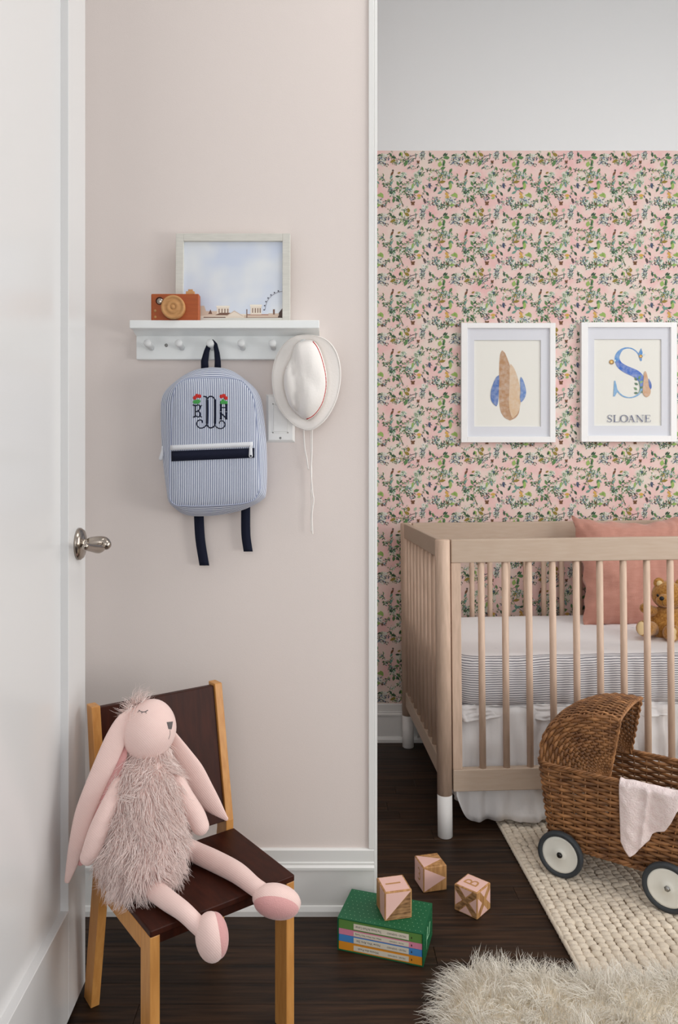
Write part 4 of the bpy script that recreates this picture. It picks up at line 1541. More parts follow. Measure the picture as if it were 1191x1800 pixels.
for px in (0, CL):
    cpart('end_top_rail', 'maple', lambda b: b.span(px - 0.011, px + 0.011, PR - 0.004, CD - PR + 0.004, 0.816, ZT - 0.001), 0.0025)
    cpart('end_bottom_rail', 'maple', lambda b: b.span(px - 0.011, px + 0.011, PR - 0.004, CD - PR + 0.004, 0.162, 0.2195), 0.0025)
    for i in range(9):
        y = 0.071 + i * (CD - 0.142) / 8
        cpart('slat', 'maple_v', lambda b: b.cyl((px, y, 0.2175), (px, y, 0.818), 0.0098, sides=16))


# mattress with its striped sheet
def rrect(x0, x1, y0, y1, r, n=6):
    out = []
    for cx_, cy_, a0 in ((x1 - r, y1 - r, 0), (x0 + r, y1 - r, 90), (x0 + r, y0 + r, 180), (x1 - r, y0 + r, 270)):
        for k in range(n + 1):
            a = math.radians(a0 + 90 * k / n)
            out.append((cx_ + r * math.cos(a), cy_ + r * math.sin(a)))
    return out


def dense(loop, step):
    """Even points along a closed loop."""
    a = np.array(loop + [loop[0]])
    d = np.hypot(*(a[1:] - a[:-1]).T)
    s = np.concatenate([[0], np.cumsum(d)])
    n = max(8, int(round(s[-1] / step)))
    t = np.linspace(0, s[-1], n, endpoint=False)
    return [(np.interp(q, s, a[:, 0]), np.interp(q, s, a[:, 1])) for q in t]


MX0, MX1, MY0, MY1, MZ0, MZ1 = 0.030, CL - 0.03, 0.030, CD - 0.028, 0.362, 0.513
mats = thing('crib_mattress', 'crib mattress in a white sheet with thin grey stripes', 'mattress', CMx @ Vector((CL / 2, CD / 2, MZ0)), rot=Matrix.Rotation(CY, 4, 'Z') @ Matrix.Rotation(-0.0095, 4, 'Y'))


def mattress(b):
    rg, at = [], []
    for z, ins, top in ((MZ0, 0.05, 0), (MZ0, 0.03, 0), (MZ0 + 0.006, 0.012, 0), (MZ0 + 0.02, 0.003, 0), (MZ0 + 0.05, 0.0, 0), (MZ0 + 0.09, 0.0, 0), (MZ1 - 0.03, 0.001, 0), (MZ1 - 0.014, 0.006, 0), (MZ1 - 0.005, 0.014, 0),
                       (MZ1, 0.03, 1), (MZ1 + 0.002, 0.07, 1), (MZ1 + 0.003, 0.16, 1), (MZ1 + 0.004, 0.28, 1)):
        lp = dense(rrect(MX0 + ins, MX1 - ins, MY0 + ins, MY1 - ins, max(0.075 - ins * 0.2, 0.02)), 0.02)
        lp0 = dense(rrect(MX0, MX1, MY0, MY1, 0.075), 0.02)
        lp = [(a, c) for a, c in lp]
        n0 = len(lp0)
        # the same number of points on every ring
        a = np.array(lp + [lp[0]])
        t = np.linspace(0, len(lp), n0, endpoint=False)
        lp = [(np.interp(q, range(len(a)), a[:, 0]), np.interp(q, range(len(a)), a[:, 1])) for q in t]
        rg.append([(x, y, z + 0.0025 * noise.noise(Vector((x * 9, y * 9, z * 9)))) for x, y in lp])
        at += [(z + 0.05 * noise.noise(Vector((x * 2.5, y * 2.5, 0))) * (0.12) + 0.5 if not top else 0.0068 * 150.5 - 0.002) for x, y in lp]
    b.rings(rg, at=at)


part('sheet', 'sheet', mats, mattress, mtx=CMx)

# ruffled bed skirt hanging inside the rails
skirt = thing('bed_skirt', 'white ruffled bed skirt hanging under the crib mattress', 'bed skirt', CMx @ Vector((CL / 2, CD / 2, 0.02)), rot=Matrix.Rotation(CY, 4, 'Z') @ Matrix.Rotation(-0.0095, 4, 'Y'))


def skirt_panel(b, p0, p1, out, z0, z1, seed):
    p0, p1, out = Vector(p0), Vector(p1), Vector(out)
    L = (p1 - p0).length
    nu = int(L / 0.006)

    def fn(u, v):
        s_ = u * L
        amp = 0.004 + 0.013 * v
        w = amp * (math.sin(s_ * 34 + seed + 2.6 * noise.noise(Vector((s_ * 7, seed, 0)))) + 0.35 * math.sin(s_ * 83 + seed * 2 + 2.5 * noise.noise(Vector((s_ * 11, 4, seed)))))
        w += 0.014 * noise.noise(Vector((s_ * 24, v * 5, seed))) + 0.004 * noise.noise(Vector((s_ * 75, v * 3, seed)))
        endr = min(1.0, s_ / 0.06) if seed == 1 else 1.0
        zb = z0 + 0.010 * noise.noise(Vector((s_ * 9, seed, 2))) + (1 - endr) ** 2 * 0.09
        z = z1 + (zb - z1) * v
        q = p0 + (p1 - p0) * u + out * (w + 0.012 * v)
        return (q.x, q.y, z)

    b.grid(fn, nu, 16)


front_panel_ = part('front_ruffle', 'skirt', skirt, lambda b: skirt_panel(b, (0.036, 0.036, 0), (CL - 0.036, 0.036, 0), (0, -1, 0), 0.026, 0.362, 1), mtx=CMx, solid=0.0012)
part('side_ruffle', 'skirt', skirt, lambda b: skirt_panel(b, (0.072, CD - 0.06, 0), (0.072, 0.06, 0), (-1, 0, 0), 0.075, 0.362, 2), mtx=CMx, solid=0.0012)
part('back_ruffle', 'skirt', skirt, lambda b: skirt_panel(b, (CL - 0.036, CD - 0.04, 0), (0.036, CD - 0.04, 0), (0, 1, 0), 0.035, 0.362, 3), mtx=CMx, solid=0.0012)
part('top_frill', 'skirt', skirt, lambda b: skirt_panel(b, (0.032, 0.045, 0), (CL - 0.036, 0.045, 0), (0, -1, 0), 0.33, 0.372, 5), mtx=CMx, solid=0.001)
part('mattress_support', 'skirt', skirt, lambda b: b.span(0.04, CL - 0.04, 0.045, CD - 0.045, 0.345, 0.36), mtx=CMx)

# pillow leaning on the back rail
pil = thing('pillow', 'dusty rose linen pillow leaning upright in the crib', 'pillow', (1.165, 2.66, 0.518))


def pillow(b):
    c0, c1 = Vector((1.165, 2.655, 0.52)), Vector((1.175, 2.815, 0.905))
    up = (c1 - c0)
    H_ = up.length
    up.normalize()
    side = Vector((1, 0.037, 0)).normalized()
    nr = side.cross(up).normalized()
    if nr.y > 0: nr = -nr
    hw_ = 0.225
    n = 56
    for sg in (1, -1):
        def fn(u, v):
            a, c = u * 2 - 1, v * 2 - 1
            pin = 1 - 0.11 * (1 - c * c) ** 1.2 * abs(a) + 0.012 * math.sin(9 * c + 2) * abs(a) ** 6
            pin2 = 1 - (0.16 * (1 - a * a) ** 1.1 + 0.02 * math.sin(7 * a)) * (abs(c) if c > 0 else 0.15 * abs(c))
            x = a * hw_ * pin
            z = c * H_ / 2 * pin2
            t = max(0.0, (1 - a ** 4) * (1 - c ** 4)) ** 0.55 * 0.062
            w = 0.012 * noise.noise(Vector((a * 2.2, c * 2.2, sg))) - 0.011 * abs(noise.noise(Vector((a * 2.2 + c * 0.8, c * 5 - a * 2.5, sg + 5)))) - 0.008 * abs(noise.noise(Vector((a * 6 - c, c * 3 + a, sg + 9))))
            edge = max(abs(a), abs(c))
            fl = 0.010 * math.sin(17 * (a if abs(c) > abs(a) else c) + 1) * max(0, (edge - 0.86) / 0.14)
            p = c0 + up * (H_ / 2 + z) + side * x + nr * (sg * t + w * min(1, t * 40) + fl)
            if p.z < 0.5195: p.z = 0.5195
            return p
        b.grid(fn, n, n)


part('cover', 'rose', pil, pillow)


# teddy bear sitting against the pillow
BY = 2.47
bear = thing('teddy_bear', 'curly tan teddy bear sitting in the crib against the rose pillow', 'teddy bear', P(1168, 1120, BY))
kk = BY / F


def ell(b, x, y, Y, rx, rz, ry=None, R=None):
    k = Y / F
    b.ball(P(x, y, Y), (rx * k, (ry or rx) * k, rz * k), 22, 14, R)


part('body', 'bear', bear, lambda b: b.tube([P(1168, 1068, BY), P(1168, 1082, BY - 0.003), P(1169, 1100, BY - 0.006), P(1169, 1109, BY - 0.006)], [22 * kk, 27 * kk, 29 * kk, 26 * kk], 22, round_ends=False) or None)
part('belly', 'bear', bear, lambda b: ell(b, 1168, 1096, BY - 0.006, 30, 31, 28))
hd = part('head', 'bear', bear, lambda b: ell(b, 1173, 1046, BY - 0.008, 27, 25, 25))
mz = part('muzzle', 'bear', hd, lambda b: ell(b, 1168, 1056, BY - 0.052, 15, 11.5, 13))
part('nose', 'black', hd, lambda b: ell(b, 1162.5, 1052, BY - 0.078, 4.2, 3.8, 3))
for x, y in ((1155.5, 1046.5), (1180.5, 1051)):
    part('eye', 'black', hd, lambda b: ell(b, x, y, BY - 0.050, 2.3, 2.6, 2))
part('mouth', 'black', hd, lambda b: b.tube([P(1163, 1056, BY - 0.083), P(1163.5, 1062, BY - 0.080), P(1167, 1065, BY - 0.077)], 0.0007, 6))
for x, y in ((1157.5, 1024.5), (1195, 1027)):
    e_ = part('ear', 'bear', hd, lambda b: ell(b, x, y, BY - 0.006, 9.5, 9.5, 6))
    part('inner_ear', 'bear_pad', e_, lambda b: ell(b, x + 1.0, y + 1.2, BY - 0.014, 5.5, 5.5, 3))
part('arm', 'bear', bear, lambda b: b.tube([P(1150, 1075, BY - 0.01), P(1142, 1073, BY - 0.022), P(1133, 1069, BY - 0.034)], [9 * kk, 9.5 * kk, 9 * kk], 16, round_ends=True))
part('arm', 'bear', bear, lambda b: b.tube([P(1190, 1075, BY - 0.01), P(1200, 1080, BY - 0.03), P(1206, 1086, BY - 0.045)], [9 * kk, 9.5 * kk, 9 * kk], 16, round_ends=True))
for x, y, px, py, dy in ((1133, 1104.5, 1126.5, 1104.5, 0.066), (1180, 1113, 1182, 1115, 0.085)):
    lg = part('leg', 'bear', bear, lambda b: b.tube([P(1150 if x < 1160 else 1180, 1105, BY - 0.01), P((x + 1150) / 2 if x < 1160 else 1180, y, BY - dy * 0.6), P(x, y, BY - dy)], [12 * kk, 12.5 * kk, 14.5 * kk], 18, round_ends=True))
    part('foot_pad', 'bear_pad', lg, lambda b: ell(b, px, py, BY - dy - 0.021, 7.5, 12.0, 4))

# ------------------------------------------------------------------ wool rug
RXa = lambda y: 0.547 - 0.024 * (y - 1.594)
rug = thing('wool_rug', 'ivory chunky braided wool rug under the wicker pram', 'rug', (1.2, 1.8, 0.0))
part('backing', 'rug_under', rug, lambda b: b.prism([(RXa(1.15) + 0.006, 1.15, 0.001), (1.95, 1.15, 0.001), (1.95, 2.42, 0.001), (RXa(2.42) + 0.006, 2.42, 0.001)], (0, 0, 0.004)))


def puffs():
    seg, rg_ = 8, 5
    V = []
    for i in range(rg_ + 1):
        th = math.pi * i / rg_
        for k in range(seg):
            a = 2 * math.pi * k / seg
            V.append((max(math.sin(th), 0.02) * math.cos(a), max(math.sin(th), 0.02) * math.sin(a), -math.cos(th)))
    V = np.array(V)
    Fq = np.array([(i * seg + k, i * seg + (k + 1) % seg, (i + 1) * seg + (k + 1) % seg, (i + 1) * seg + k) for i in range(rg_) for k in range(seg)])
    cs = []
    rng = np.random.default_rng(5)
    cp, rp = 0.0222, 0.0172
    nc, nr_ = int(1.36 / cp), int(1.26 / rp)
    vs, fs = [], []
    n = 0
    for i in range(nc):
        for j in range(nr_):
            y = 1.16 + (j + (0.5 if i % 2 else 0)) * rp + rng.normal(0, 0.0011)
            x = RXa(y) + 0.017 + i * cp + rng.normal(0, 0.0011)
            tw = (0.5 if i % 2 else -0.5) + rng.normal(0, 0.12)
            sc = np.array((0.0124, 0.0130, 0.0062)) * (1 + rng.normal(0, 0.07))
            q = V * sc
            c, s_ = math.cos(tw), math.sin(tw)
            q = np.stack([q[:, 0] * c - q[:, 1] * s_, q[:, 0] * s_ + q[:, 1] * c, q[:, 2]], 1)
            vs.append(q + (x, y, 0.0092 + rng.normal(0, 0.0006)))
            fs.append(Fq + n)
            n += len(V)
    return np.vstack(vs), np.vstack(fs)


pv, pfc = puffs()
o = mesh_from_arrays('braided_loops', pv, pfc, 'rug', rug)
o['kind'] = 'stuff'


def binding(b):
    pts = []
    for k in range(260):
        y = 1.155 + 1.26 * k / 259
        pts.append((RXa(y) + 0.0045 + 0.0007 * math.sin(k * 2.1), y, 0.0066 + 0.0008 * math.sin(k * 1.7)))
    b.tube(pts, 0.0055, 8)


part('edge_binding', 'rug', rug, binding)

# ------------------------------------------------------------------ wicker doll pram
OX, OY, OZ = 0.624, 1.926, 0.0145
PA = math.atan2(-0.5965, 0.803)
PM = Matrix.Translation((OX, OY, OZ)) @ Matrix.Rotation(PA, 4, 'Z')
pram = thing('doll_pram', 'brown wicker doll pram with a woven hood and white wheels on the rug', 'doll pram', (OX, OY, OZ), PA)
BZ0, BZ1 = 0.072, 0.281


def bask(t):
    """Loop of the basket wall at height fraction t."""
    f0, f1 = (-0.046, 0.312, 0.024, 0.205), (-0.066, 0.334, 0.002, 0.229)
    q = [a + (c - a) * t for a, c in zip(f0, f1)]
    return rrect(q[0], q[1], q[2], q[3], 0.032, 5)


def resample(loop, n):
    a = np.array(loop + [loop[0]])
    d = np.hypot(*(a[1:] - a[:-1]).T)
    s = np.concatenate([[0], np.cumsum(d)])
    t = np.linspace(0, s[-1], n, endpoint=False)
    return np.stack([np.interp(t, s, a[:, 0]), np.interp(t, s, a[:, 1])], 1)


NST, SPP = 37, 5


def basket(b):
    n = NST * SPP
    rows = 24
    for r in range(rows):
        t = (r + 0.5) / rows
        z = BZ0 + (BZ1 - BZ0) * t
        lp = resample(bask(t), n)
        tg = np.roll(lp, -1, 0) - np.roll(lp, 1, 0)
        nm = np.stack([tg[:, 1], -tg[:, 0]], 1)
        nm /= np.linalg.norm(nm, axis=1)[:, None]
        ph = math.pi * r
        pts = []
        for i in range(n):
            w = 0.0038 * math.cos(math.pi * i / SPP + ph)
            zz = z + 0.0009 * noise.noise(Vector((i * 0.35, r * 3.1, 0)))
            pts.append((lp[i, 0] + nm[i, 0] * w, lp[i, 1] + nm[i, 1] * w, zz))
        weaver(b, pts, nm, 0.0046, 0.0025, True)


def weaver(b, pts, nm, rz, rn, closed, sides=6):
    """Flat cane: wide along the wall, thin across it."""
    n = len(pts)
    rs = []
    for i in range(n):
        N_ = Vector((nm[i][0], nm[i][1], nm[i][2] if len(nm[i]) > 2 else 0.0))
        t = Vector(pts[(i + 1) % n] if closed or i < n - 1 else pts[i]) - Vector(pts[i - 1] if closed or i > 0 else pts[i])
        if t.length < 1e-9: t = Vector((0, 0, 1))
        t.normalize()
        w = t.cross(N_)
        if w.length < 1e-6: w = Vector((0, 0, 1))
        w.normalize()
        rs.append([Vector(pts[i]) + w * (rz * math.cos(2 * math.pi * k / sides)) + N_ * (rn * math.sin(2 * math.pi * k / sides)) for k in range(sides)])
    if closed:
        rs.append(rs[0])
    b.rings(rs, cap0=not closed, cap1=not closed)


o = part('basket_weave', 'wicker', pram, basket, mtx=PM)
o['kind'] = 'stuff'


def stakes(b):
    lo, hi = resample(bask(0), NST), resample(bask(1), NST)
    for i in range(NST):
        b.tube([(lo[i][0], lo[i][1], BZ0 - 0.002), ((lo[i][0] + hi[i][0]) / 2, (lo[i][1] + hi[i][1]) / 2, (BZ0 + BZ1) / 2), (hi[i][0], hi[i][1], BZ1 + 0.003)], 0.0024, 6)


o = part('basket_stakes', 'wicker', pram, stakes, mtx=PM)
o['kind'] = 'stuff'


def braid(b, loop, z, n, r, R):
    lp = resample(loop, n)
    tg = np.roll(lp, -1, 0) - np.roll(lp, 1, 0)
    nm = np.stack([tg[:, 1], -tg[:, 0]], 1)
    nm /= np.linalg.norm(nm, axis=1)[:, None]
    turns = n // 9
    for k in range(3):
        ph = 2 * math.pi * k / 3
        pts = []
        for i in range(n):
            a = 2 * math.pi * turns * i / n + ph
            pts.append((lp[i, 0] + nm[i, 0] * R * math.cos(a), lp[i, 1] + nm[i, 1] * R * math.cos(a), z + R * math.sin(a)))
        b.tube(pts, r, 6, closed=True)


part('rim', 'wicker', pram, lambda b: braid(b, bask(1.02), BZ1 + 0.003, 280, 0.0032, 0.0034), mtx=PM)
part('base_rim', 'wicker', pram, lambda b: braid(b, bask(0.0), BZ0 - 0.001, 240, 0.0028, 0.003), mtx=PM)
part('base_board', 'wicker_dark', pram, lambda b: b.prism([(x, y, BZ0 - 0.002) for x, y in bask(-0.02)], (0, 0, 0.008)), mtx=PM)
PROF = [(-0.057, 0.283), (-0.056, 0.305), (-0.0485, 0.348), (-0.018, 0.392), (0.043, 0.4255), (0.1, 0.4375), (0.147, 0.437)]
HC = (0.119, 0.279)
HY0, HY1 = 0.006, 0.222
prof = [tuple(p) for p in catmull(PROF, 8)]
pl = np.array(prof)
ds = np.concatenate([[0], np.cumsum(np.hypot(*(pl[1:] - pl[:-1]).T))])
NP_ = 13
tt = np.linspace(0, ds[-1], NP_ * 4 + 1)
pl = np.stack([np.interp(tt, ds, pl[:, 0]), np.interp(tt, ds, pl[:, 1])], 1)


def hood_shell(b):
    tg = np.gradient(pl, axis=0)
    nm = np.stack([-tg[:, 1], tg[:, 0]], 1)
    nm /= np.linalg.norm(nm, axis=1)[:, None]
    rows = 25
    for r in range(rows):
        y = HY0 + (HY1 - HY0) * (r + 0.5) / rows
        bulge = 0.010 * math.sin(math.pi * (r + 0.5) / rows) ** 0.7
        pts = []
        for i in range(len(pl)):
            w = 0.003 * math.cos(math.pi * i / 4 + math.pi * r) + bulge
            pts.append((pl[i, 0] + nm[i, 0] * w, y + 0.0008 * noise.noise(Vector((i * 0.4, r * 2.7, 1))), pl[i, 1] + nm[i, 1] * w))
        N3 = [(nm[i, 0], 0, nm[i, 1]) for i in range(len(pl))]
        weaver(b, pts, N3, 0.0044, 0.0024, False)
    for i in range(0, len(pl), 4):
        st = []
        for q in np.linspace(0, 1, 9):
            bl = 0.010 * math.sin(math.pi * q) ** 0.7
            st.append((pl[i, 0] + nm[i, 0] * bl, HY0 + (HY1 - HY0) * q, pl[i, 1] + nm[i, 1] * bl))
        b.tube(st, 0.0022, 6)


o = part('hood_weave', 'wicker', pram, hood_shell, mtx=PM)
o['kind'] = 'stuff'


def hood_side(b, y, sg):
    for r in range(22):
        f = 0.06 + 0.94 * (r + 0.6) / 22
        pts = []
        for i in range(len(pl)):
            w = 0.0028 * math.cos(math.pi * i / 4 + math.pi * r) * min(1, f * 2)
            pts.append((HC[0] + (pl[i, 0] - HC[0]) * f, y + sg * w, HC[1] + (pl[i, 1] - HC[1]) * f))
        N3 = [(0, sg, 0)] * len(pl)
        wd = 0.0032 + 0.001 * f
        weaver(b, pts, N3, wd, 0.0021, False)
    for i in range(0, len(pl), 4):
        b.tube([(HC[0], y, HC[1]), (pl[i, 0], y, pl[i, 1])], 0.0021, 6)


o = part('hood_side_weave', 'wicker', pram, lambda b: hood_side(b, HY0, -1), mtx=PM)
o['kind'] = 'stuff'
o = part('hood_side_weave', 'wicker', pram, lambda b: hood_side(b, HY1, 1), mtx=PM)
o['kind'] = 'stuff'


def hood_edge(b):
    c = [(HC[0], HY0, HC[1]), (0.147, HY0, 0.437)]
    pts = [Vector(c[0]).lerp(Vector(c[1]), t) for t in np.linspace(0, 1, 26)]
    for q in np.linspace(0.02, 0.98, 40):
        pts.append(Vector((0.147, HY0 + (HY1 - HY0) * q, 0.437 + 0.010 * math.sin(math.pi * q) ** 0.7)))
    pts += [Vector((0.147, HY1, 0.437)).lerp(Vector((HC[0], HY1, HC[1])), t) for t in np.linspace(0, 1, 26)]
    for k in range(2):
        q = []
        for i, p in enumerate(pts):
            a = i * 1.1 + math.pi * k
            q.append(p + Vector((0.0026 * math.cos(a), 0.0013 * math.sin(a), 0.0026 * math.sin(a))))
        b.tube(q, 0.0029, 6)


part('hood_edge', 'wicker', pram, hood_edge, mtx=PM)
WR = 0.0585
for wx in (0.0, 0.259):
    for wy, sg in ((-0.002, -1), (0.232, 1)):
        w_ = part('wheel', 'rim_white', pram, lambda b: b.lathe((wx, wy, WR), (0, sg, 0), [(-0.006, 0), (-0.006, WR * 0.8), (0.004, WR * 0.8), (0.0062, WR * 0.77), (0.0055, WR * 0.70), (0.0028, WR * 0.30), (0.0055, WR * 0.22), (0.0062, WR * 0.15), (0.0062, 0)], 40), mtx=PM)
        part('tyre', 'tyre', w_, lambda b: b.lathe((wx, wy, WR), (0, sg, 0), [(-0.0095, WR * 0.79), (-0.0095, WR * 0.93), (-0.007, WR * 0.985), (-0.002, WR), (0.003, WR), (0.0075, WR * 0.985), (0.0095, WR * 0.94), (0.009, WR * 0.86), (0.006, WR * 0.79), (-0.0095, WR * 0.79)], 44, caps=False), mtx=PM)
        part('bolt', 'screw' if wx else 'black', w_, lambda b: b.lathe((wx, wy + sg * 0.006, WR), (0, sg, 0), [(0, 0), (0, 0.0072), (0.002, 0.0072), (0.002, 0.0052), (0.0065, 0.0052), (0.0075, 0.0035), (0.0075, 0)], 6 if wx else 18), mtx=PM)
    part('axle', 'screw', pram, lambda b: b.cyl((wx, 0.0, WR), (wx, 0.23, WR), 0.003, sides=10), mtx=PM)

# muslin hanging over the pram's rim
clo = thing('muslin_cloth', 'pale pink crinkled muslin draped over the rim of the wicker pram', 'cloth', PM @ Vector((0.2, -0.01, 0.1)))


def muslin(b):
    SB = [(0.149, 0.150), (0.160, 0.168), (0.1705, 0.181), (0.182, 0.172), (0.198, 0.150), (0.2165, 0.128), (0.222, 0.112), (0.238, 0.100), (0.254, 0.092), (0.268, 0.066), (0.281, 0.036), (0.295, 0.028), (0.31, 0.02)]
    sx = [a for a, _ in SB]
    sd = [d for _, d in SB]

    def fn(u, v):
        s_ = 0.149 + u * 0.161
        drop = np.interp(s_, sx, sd)
        inside = 0.05
        L = inside + 0.02 + drop
        q = v * L
        fold = 0.006 * math.sin((s_ - 0.149) * 62 + 0.4) * min(1, max(0, (q - 0.05) / 0.05)) + 0.0022 * noise.noise(Vector((s_ * 60, q * 45, 0)))
        fold += 0.008 * math.exp(-((s_ - 0.213 + 0.12 * (q - 0.1)) / 0.006) ** 2) * min(1, q / 0.08)
        tz = BZ1 + 0.0105
        rise = 0.003 * noise.noise(Vector((s_ * 40, 1, 3)))
        if q < inside:
            return (s_ + 0.004 * (v - 0.2), 0.0135 + fold * 0.3, tz - 0.006 - (inside - q) + rise)
        if q < inside + 0.02:
            a = (q - inside) / 0.02 * math.pi
            return (s_, 0.003 + 0.0105 * math.cos(a), tz - 0.006 + 0.0085 * math.sin(a) + rise)
        d = q - inside - 0.02
        return (s_ + 0.02 * max(0, d - 0.05) * (1 if s_ < 0.19 else -0.4) * 0.5, -0.0078 + min(0.014, d * 0.085) - fold - 0.003, tz - 0.006 - d + rise)

    b.grid(fn, 48, 60)


part('fabric', 'muslin', clo, muslin, mtx=PM, solid=0.0014)

# ------------------------------------------------------------------ sheepskin
SK = [(0.295, 1.548), (0.40, 1.525), (0.52, 1.482), (0.64, 1.468), (0.76, 1.49), (0.90, 1.535), (1.02, 1.53), (1.12, 1.44), (1.14, 1.25), (1.02, 1.08), (0.75, 1.02), (0.5, 1.04), (0.33, 1.12), (0.24, 1.24), (0.215, 1.36), (0.245, 1.47)]
sk = thing('sheepskin', 'cream long haired sheepskin lying over the floor and rug edge', 'sheepskin', (0.68, 1.28, 0.0))
skb = MB()
lp = [tuple(a) for a in catmull(SK + [SK[0]], 5)[:-1]]
c = (0.67, 1.30)
rg = []
for k, z in ((1.0, 0.004), (0.985, 0.014), (0.94, 0.028), (0.84, 0.042), (0.68, 0.050), (0.5, 0.054), (0.3, 0.056), (0.1, 0.056), (0.01, 0.056)):
    r = []
    for x, y in lp:
        px, py = c[0] + (x - c[0]) * k, c[1] + (y - c[1]) * k
        zz = z + (0.016 * noise.noise(Vector((px * 5, py * 5, 0))) + 0.020 * max(0, px - 0.78) / 0.2 * (1 if k < 0.95 else 0.3)) * min(1, z / 0.03)
        zz += (0.013 if px > RXa(py) else 0.0)
        r.append((px, py, max(0.003, zz)))
    rg.append(r)
skb.rings(rg)
skb.build('hide', 'hide', sk)
fur('wool_pile', 'wool', sk, skb, 42000, 0.062, 0.0008, lay=(-0.12, -0.55, 0.0), jit=0.40, clumps=2200, clump=0.7, droop=0.22, rings=5, curl=0.05, hidez=0.004, up=True,
    keep=lambda R, N: (N[:, 2] > 0.05) & (R[:, 1] > 1.14))

# ------------------------------------------------------------------ boxed set of books
BXL, BXD, BXH = 0.1935, 0.120, 0.0722
BXO = Vector((0.0352, 1.652, 0.0))
BXA = math.radians(-17.8)
BM = Matrix.Translation(BXO) @ Matrix.Rotation(BXA, 4, 'Z')
case = thing('book_slipcase', 'green dotted slipcase lying flat on the dark floor', 'slipcase', BXO, BXA)
tk = 0.0022


def cp(nm, *a):
    part(nm, 'case_green', case, lambda b: b.span(*a), mtx=BM, bevel=0.0004)


cp('case_top', 0, BXL, 0, BXD, BXH - tk, BXH)
cp('case_bottom', 0, BXL, 0, BXD, 0, tk)
cp('case_side', 0, tk, 0, BXD, tk, BXH - tk)
cp('case_side', BXL - tk, BXL, 0, BXD, tk, BXH - tk)
cp('case_back', tk, BXL - tk, BXD - tk, BXD, tk, BXH - tk)


def dots_top(b):
    random.seed(3)
    for i in range(17):
        for j in range(9):
            x = 0.008 + i * 0.0111 + (0.0055 if j % 2 else 0) + random.uniform(-.0012, .0012)
            y = 0.007 + j * 0.0132 + random.uniform(-.0012, .0012)
            if x < BXL - 0.005 and y < BXD - 0.004:
                b.lathe((x, y, BXH), (0, 0, 1), [(0, 0.0009), (0.00012, 0.0009), (0.00012, 0)], 6)


o = part('printed_dots', 'case_dot', case, dots_top, mtx=BM)
o['kind'] = 'stuff'


def dots_side(b):
    for i in range(8):
        for j in range(4):
            y = 0.009 + i * 0.0145 + (0.007 if j % 2 else 0)
            z = 0.010 + j * 0.017
            if y < BXD - 0.005:
                b.lathe((BXL, y, z), (1, 0, 0), [(0, 0.0009), (0.00012, 0.0009), (0.00012, 0)], 6)
    b.tube([(BXL + 0.0001, 0.040, 0.014), (BXL + 0.0001, 0.043, 0.034), (BXL + 0.0001, 0.055, 0.056)], 0.0009, 5)
    b.tube([(BXL + 0.0001, 0.043, 0.034), (BXL + 0.0001, 0.070, 0.030), (BXL + 0.0001, 0.085, 0.050)], 0.0009, 5)


o = part('printed_motif', 'case_dot', case, dots_side, mtx=BM)
o['kind'] = 'stuff'


def flat_text(b, txt, size, org, ex, ey, maxw=None, ink=None):
    vs, fs = text_mesh(txt, size)
    w = max(v.x for v in vs) - min(v.x for v in vs)
    k = min(1.0, maxw / w) if maxw else 1.0
    ex, ey, org = Vector(ex), Vector(ey), Vector(org)
    b.add([org + ex * (v.x * k) + ey * v.y for v in vs], fs, ink=ink, smooth=False)


z = BXH - tk - 0.0006
for hgt, colr, title, what, frac in ((0.0202, (98, 142, 70), 'The House At Pooh Corner', 'green', 0.62), (0.0128, (222, 138, 164), 'When We Were Very Young', 'pink', 0.72), (0.0150, (72, 140, 206), 'Now We Are Six', 'blue', 0.82), (0.0178, (226, 150, 44), 'Winnie-the-Pooh', 'orange', 0.62)):
    z1_ = z
    z0_ = z - hgt
    z = z0_ - 0.0004
    mkey = what + '_book_cover'
    M[mkey] = mat(mkey, colr, 0.5)
    bk = thing('book', what + ' spined hardcover book lying in the green slipcase', 'book', BM @ Vector((BXL / 2, 0.05, z0_)), BXA, 'books in the slipcase')
    x0, x1 = tk + 0.0008, BXL - tk - 0.0008
    part('cover', mkey, bk, lambda b: (b.span(x0, x1, 0.0016, 0.0035, z0_, z1_), b.span(x0, x1, 0.0035, BXD - 0.006, z0_, z0_ + 0.001), b.span(x0, x1, 0.0035, BXD - 0.006, z1_ - 0.001, z1_)), mtx=BM)
    part('page_block', 'page', bk, lambda b: b.span(x0 + 0.002, x1 - 0.002, 0.0035, BXD - 0.009, z0_ + 0.001, z1_ - 0.001), mtx=BM)
    la, lb = BXL * 0.193, BXL * 0.835
    zc = (z0_ + z1_) / 2 - hgt * 0.06
    lab = part('spine_label', 'page', bk, lambda b: b.span(la, lb, 0.0012, 0.0016, zc - hgt * frac / 2, zc + hgt * frac / 2), mtx=BM)
    fs_ = hgt * frac * 0.62
    part('spine_lettering', 'ink', lab, lambda b: (flat_text(b, title, fs_, (la + (lb - la) * 0.27, 0.0011, zc), (-1, 0, 0), (0, 0, -1), (lb - la) * 0.48, lin((50, 44, 40))),
                                                 flat_text(b, 'MILNE \u2022 SHEPARD', fs_ * 0.72, (la + (lb - la) * 0.78, 0.0011, zc), (-1, 0, 0), (0, 0, -1), (lb - la) * 0.34, lin((90, 80, 70)))), mtx=BM)
    part('spine_mark', 'ink', bk, lambda b: (b.add([(lb + 0.0045, 0.0014, zc - 0.002), (lb + 0.0075, 0.0014, zc - 0.002), (lb + 0.0068, 0.0014, zc + 0.002), (lb + 0.0055, 0.0014, zc + 0.0026)], [(0, 1, 2, 3)], ink=lin((60, 46, 40)), smooth=False)), mtx=BM)

# ------------------------------------------------------------------ wooden blocks
BS = 0.0636


